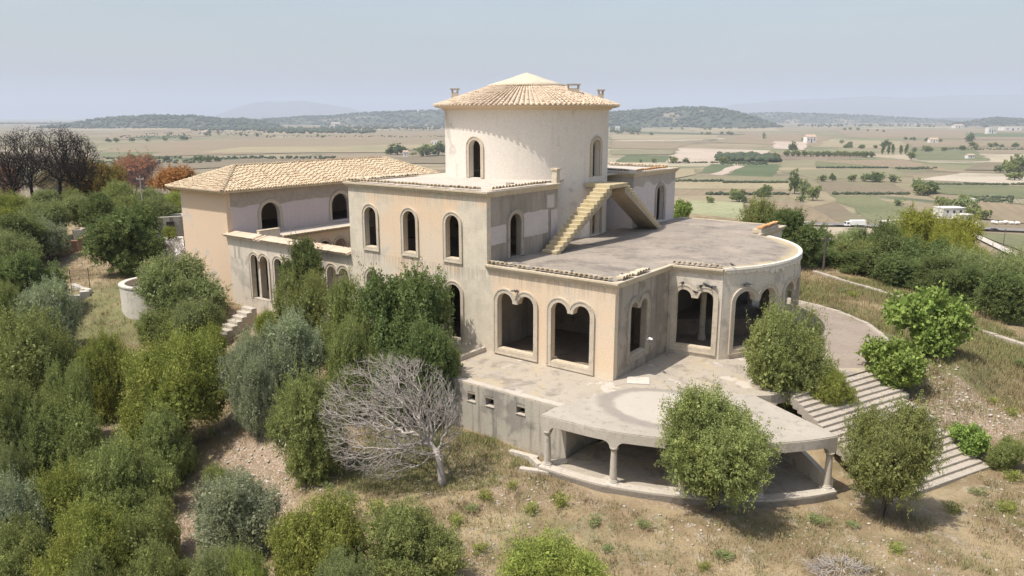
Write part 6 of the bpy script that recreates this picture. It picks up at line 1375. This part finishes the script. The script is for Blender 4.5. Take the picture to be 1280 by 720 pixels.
# ================================================================ FARMS, LORRY, CAR ON THE PLAIN
MWH = plain_mat('farm whitewash', (.74, .70, .64), .9); MRF = plain_mat('farm roof tiles', (.50, .36, .25), .9); MDK = plain_mat('farm openings', (.06, .055, .05), .8)
def farm(px, foot, wpx, hpx, rz, label, flat_=False, col=None):
    p = onz(px, foot, PLAIN + 1.2); k = math.sqrt(p.x ** 2 + p.y ** 2) / 957; w_, h = wpx * k, hpx * k; dd = w_ * .6
    e = empty('farmhouse', p, rz, label, 'farmhouse')
    MB().box(-w_ / 2, w_ / 2, -dd / 2, dd / 2, -3, h * .72).build('wall', col or MWH, e)
    if flat_: MB().box(-w_ / 2 - .2, w_ / 2 + .2, -dd / 2 - .2, dd / 2 + .2, h * .721, h * .8).build('roof', MWH, e)
    else: MB().add([(-w_ / 2 - .3, -dd / 2 - .3, h * .7), (w_ / 2 + .3, -dd / 2 - .3, h * .7), (w_ / 2 + .3, dd / 2 + .3, h * .7), (-w_ / 2 - .3, dd / 2 + .3, h * .7), (-w_ / 2 - .3, 0, h), (w_ / 2 + .3, 0, h)], [(0, 1, 5, 4), (2, 3, 4, 5), (0, 4, 3), (1, 2, 5), (3, 2, 1, 0)]).build('roof', MRF, e)
    for i in range(3):
        x = (i - 1) * w_ * .3; MB().box(x - w_ * .05, x + w_ * .05, -dd / 2 - .08, -dd / 2 + .1, h * .25 if i != 1 else 0, h * .5).build('window' if i != 1 else 'door', MDK, e)
    return e
for q in ((1186, 267, 26, 9, .15, 'long white farmhouse beside the road behind the pine', True), (1203, 274, 18, 7, .3, 'low white annex of the roadside farmhouse', True), (1215, 254, 7, 6, .1, 'tiny white hut in the right-hand fields', True), (507, 195, 6, 7, .2, 'pale shed between the dark trees on the plain', False),
          (545, 181, 11, 6, -.1, 'white house just left of the tower on the plain', True), (768, 157, 9, 6, 0, 'white house right of the tower far out', True), (798, 158, 16, 5, .1, 'long white hall at the foot of the wooded hill', True), (822, 158, 12, 5, -.1, 'second white house at the foot of the wooded hill', False), (834, 157, 9, 6, .1, 'third white house at the foot of the wooded hill', True),
          (772, 165, 5, 9, 0, 'pale ruined tower far out right of the villa tower', True), (1012, 178, 12, 9, .2, 'pale farm at the left of the far tree line', False), (1166, 178, 9, 5, 0, 'white farm in the trees of the far right plain', False), (1238, 167, 9, 8, .1, 'white farm far out near the right edge', True), (1262, 163, 18, 4, 0, 'long white greenhouse far out at the right edge', True), (1197, 160, 10, 4, .1, 'far white farm left of the right-hand hillock', False),
          (420, 157, 10, 4, .1, 'far white village house left of the long sheds', False), (436, 154, 16, 4, 0, 'long pale shed in the far woods behind the wing', True), (468, 151, 16, 4, .1, 'second long pale shed in the far woods behind the wing', True), (404, 153, 12, 3.5, 0, 'far pale house above the wing roof', False), (255, 168, 5, 4, .1, 'tiny far farm in the left-hand fields', False), (852, 153, 5, 4, 0, 'small white house on the slope of the wooded hill', False), (933, 157, 5, 4, 0, 'small white house at the right end of the wooded hill', False), (181, 201, 3, 3, 0, 'tiny white hut by the green strip on the left plain', True), (1212, 197, 8, 4, .2, 'pale farm shed in the green field at the right', False)):
    farm(*q[:5], q[5], q[6])
lp_ = onz(1068, 283, PLAIN); k = math.hypot(lp_.x, lp_.y) / 957
def vehicle_pos(px, py): return onz(px, py, PLAIN + 1.28)
p = vehicle_pos(1068, 283.2); van = empty('lorry', p, math.pi + .02, 'white box lorry driving along the road across the plain', 'lorry')
for nm_, b in (('cargo_box', (-5.0, 2.2, -1.25, 1.25, .9, 3.3)), ('chassis', (-4.9, 4.6, -1.0, 1.0, .55, .895))): MB().box(*b).build(nm_, M['white_paint'] if nm_ == 'cargo_box' else M['rubber'], van, bevel=.05)
mb = MB(); pr_ = [(2.5, .6), (4.9, .6), (4.95, 1.3), (4.5, 2.5), (2.5, 2.7)]; mb.add([(x, -1.15, z) for x, z in pr_] + [(x, 1.15, z) for x, z in pr_], [(0, 1, 2, 3, 4), (9, 8, 7, 6, 5)] + [(i, (i + 1) % 5, 5 + (i + 1) % 5, 5 + i) for i in range(5)])
mb.build('cab', M['white_paint'], van); MB().add([(4.93, -1.0, 1.4), (4.93, 1.0, 1.4), (4.57, 1.0, 2.4), (4.57, -1.0, 2.4)], [(0, 1, 2, 3)]).build('windscreen', M['glass'], van)
for s in (-1, 1): MB().box(3.1, 4.3, s * 1.16 - .01, s * 1.16 + .01, 1.5, 2.3).build('side_window', M['glass'], van)
for x in (-3.6, -2.5, 3.7):
    for s in (-1, 1): o = MB().lathe([(.1, -.15), (.5, -.15), (.5, .15), (.1, .15)], (0, 0, 0), 14).build('wheel', M['rubber'], van); o.location = (x, s * 1.0, .5); o.rotation_euler = (math.pi / 2, 0, 0)
p = vehicle_pos(1243, 289.0); car = empty('car', p, .05, 'small dark red car on the road near the right edge', 'car')
pr_ = [(-2.0, .3), (2.0, .3), (2.05, .75), (1.1, .9), (.5, 1.42), (-1.1, 1.45), (-1.9, .95), (-2.05, .7)]; n = len(pr_); mb = MB(); mb.add([(x, -.85, z) for x, z in pr_] + [(x, .85, z) for x, z in pr_], [tuple(range(n)), tuple(range(2 * n - 1, n - 1, -1))] + [(i, (i + 1) % n, n + (i + 1) % n, n + i) for i in range(n)]); mb.build('body', M['car_paint'], car)
for s in (-1, 1): MB().add([(1.0, s * .86, .92), (.5, s * .86, 1.34), (-1.05, s * .86, 1.37), (-1.6, s * .86, .95)], [(0, 1, 2, 3)]).build('side_window', M['glass'], car)
for x in (-1.3, 1.3):
    for s in (-1, 1): o = MB().lathe([(.08, -.1), (.32, -.1), (.32, .1), (.08, .1)], (0, 0, 0), 14).build('wheel', M['rubber'], car); o.location = (x, s * .8, .32); o.rotation_euler = (math.pi / 2, 0, 0)
mb = MB(); p0 = onz(1257, 279, PLAIN + .6)
for i in range(26): mb.lathe([(.05, 0), (.7, .15), (.8, .6), (.45, 1.0), (.05, 1.1)], (rng.uniform(-6, 6), rng.uniform(-3, 3), 0), 8)
o = mb.build('white_bales', MWH, None); o.location = p0; kind(o, 'stuff')
# ================================================================ HAZE: one box of thin air round everything
hz = MB().box(-45000, 45000, -2600, 33500, PLAIN - 4, 760).build('haze', None, None, weld=False); kind(hz, 'stuff')
hm_ = bpy.data.materials.new('haze air'); hm_.use_nodes = True; t = hm_.node_tree; t.nodes.remove(t.nodes['Principled BSDF'])
v = t.nodes.new('ShaderNodeVolumePrincipled'); v.inputs['Density'].default_value = 1.1e-4; v.inputs['Color'].default_value = (.66, .73, .87, 1)
t.links.new(v.outputs[0], t.nodes['Material Output'].inputs['Volume']); hz.data.materials.append(hm_)
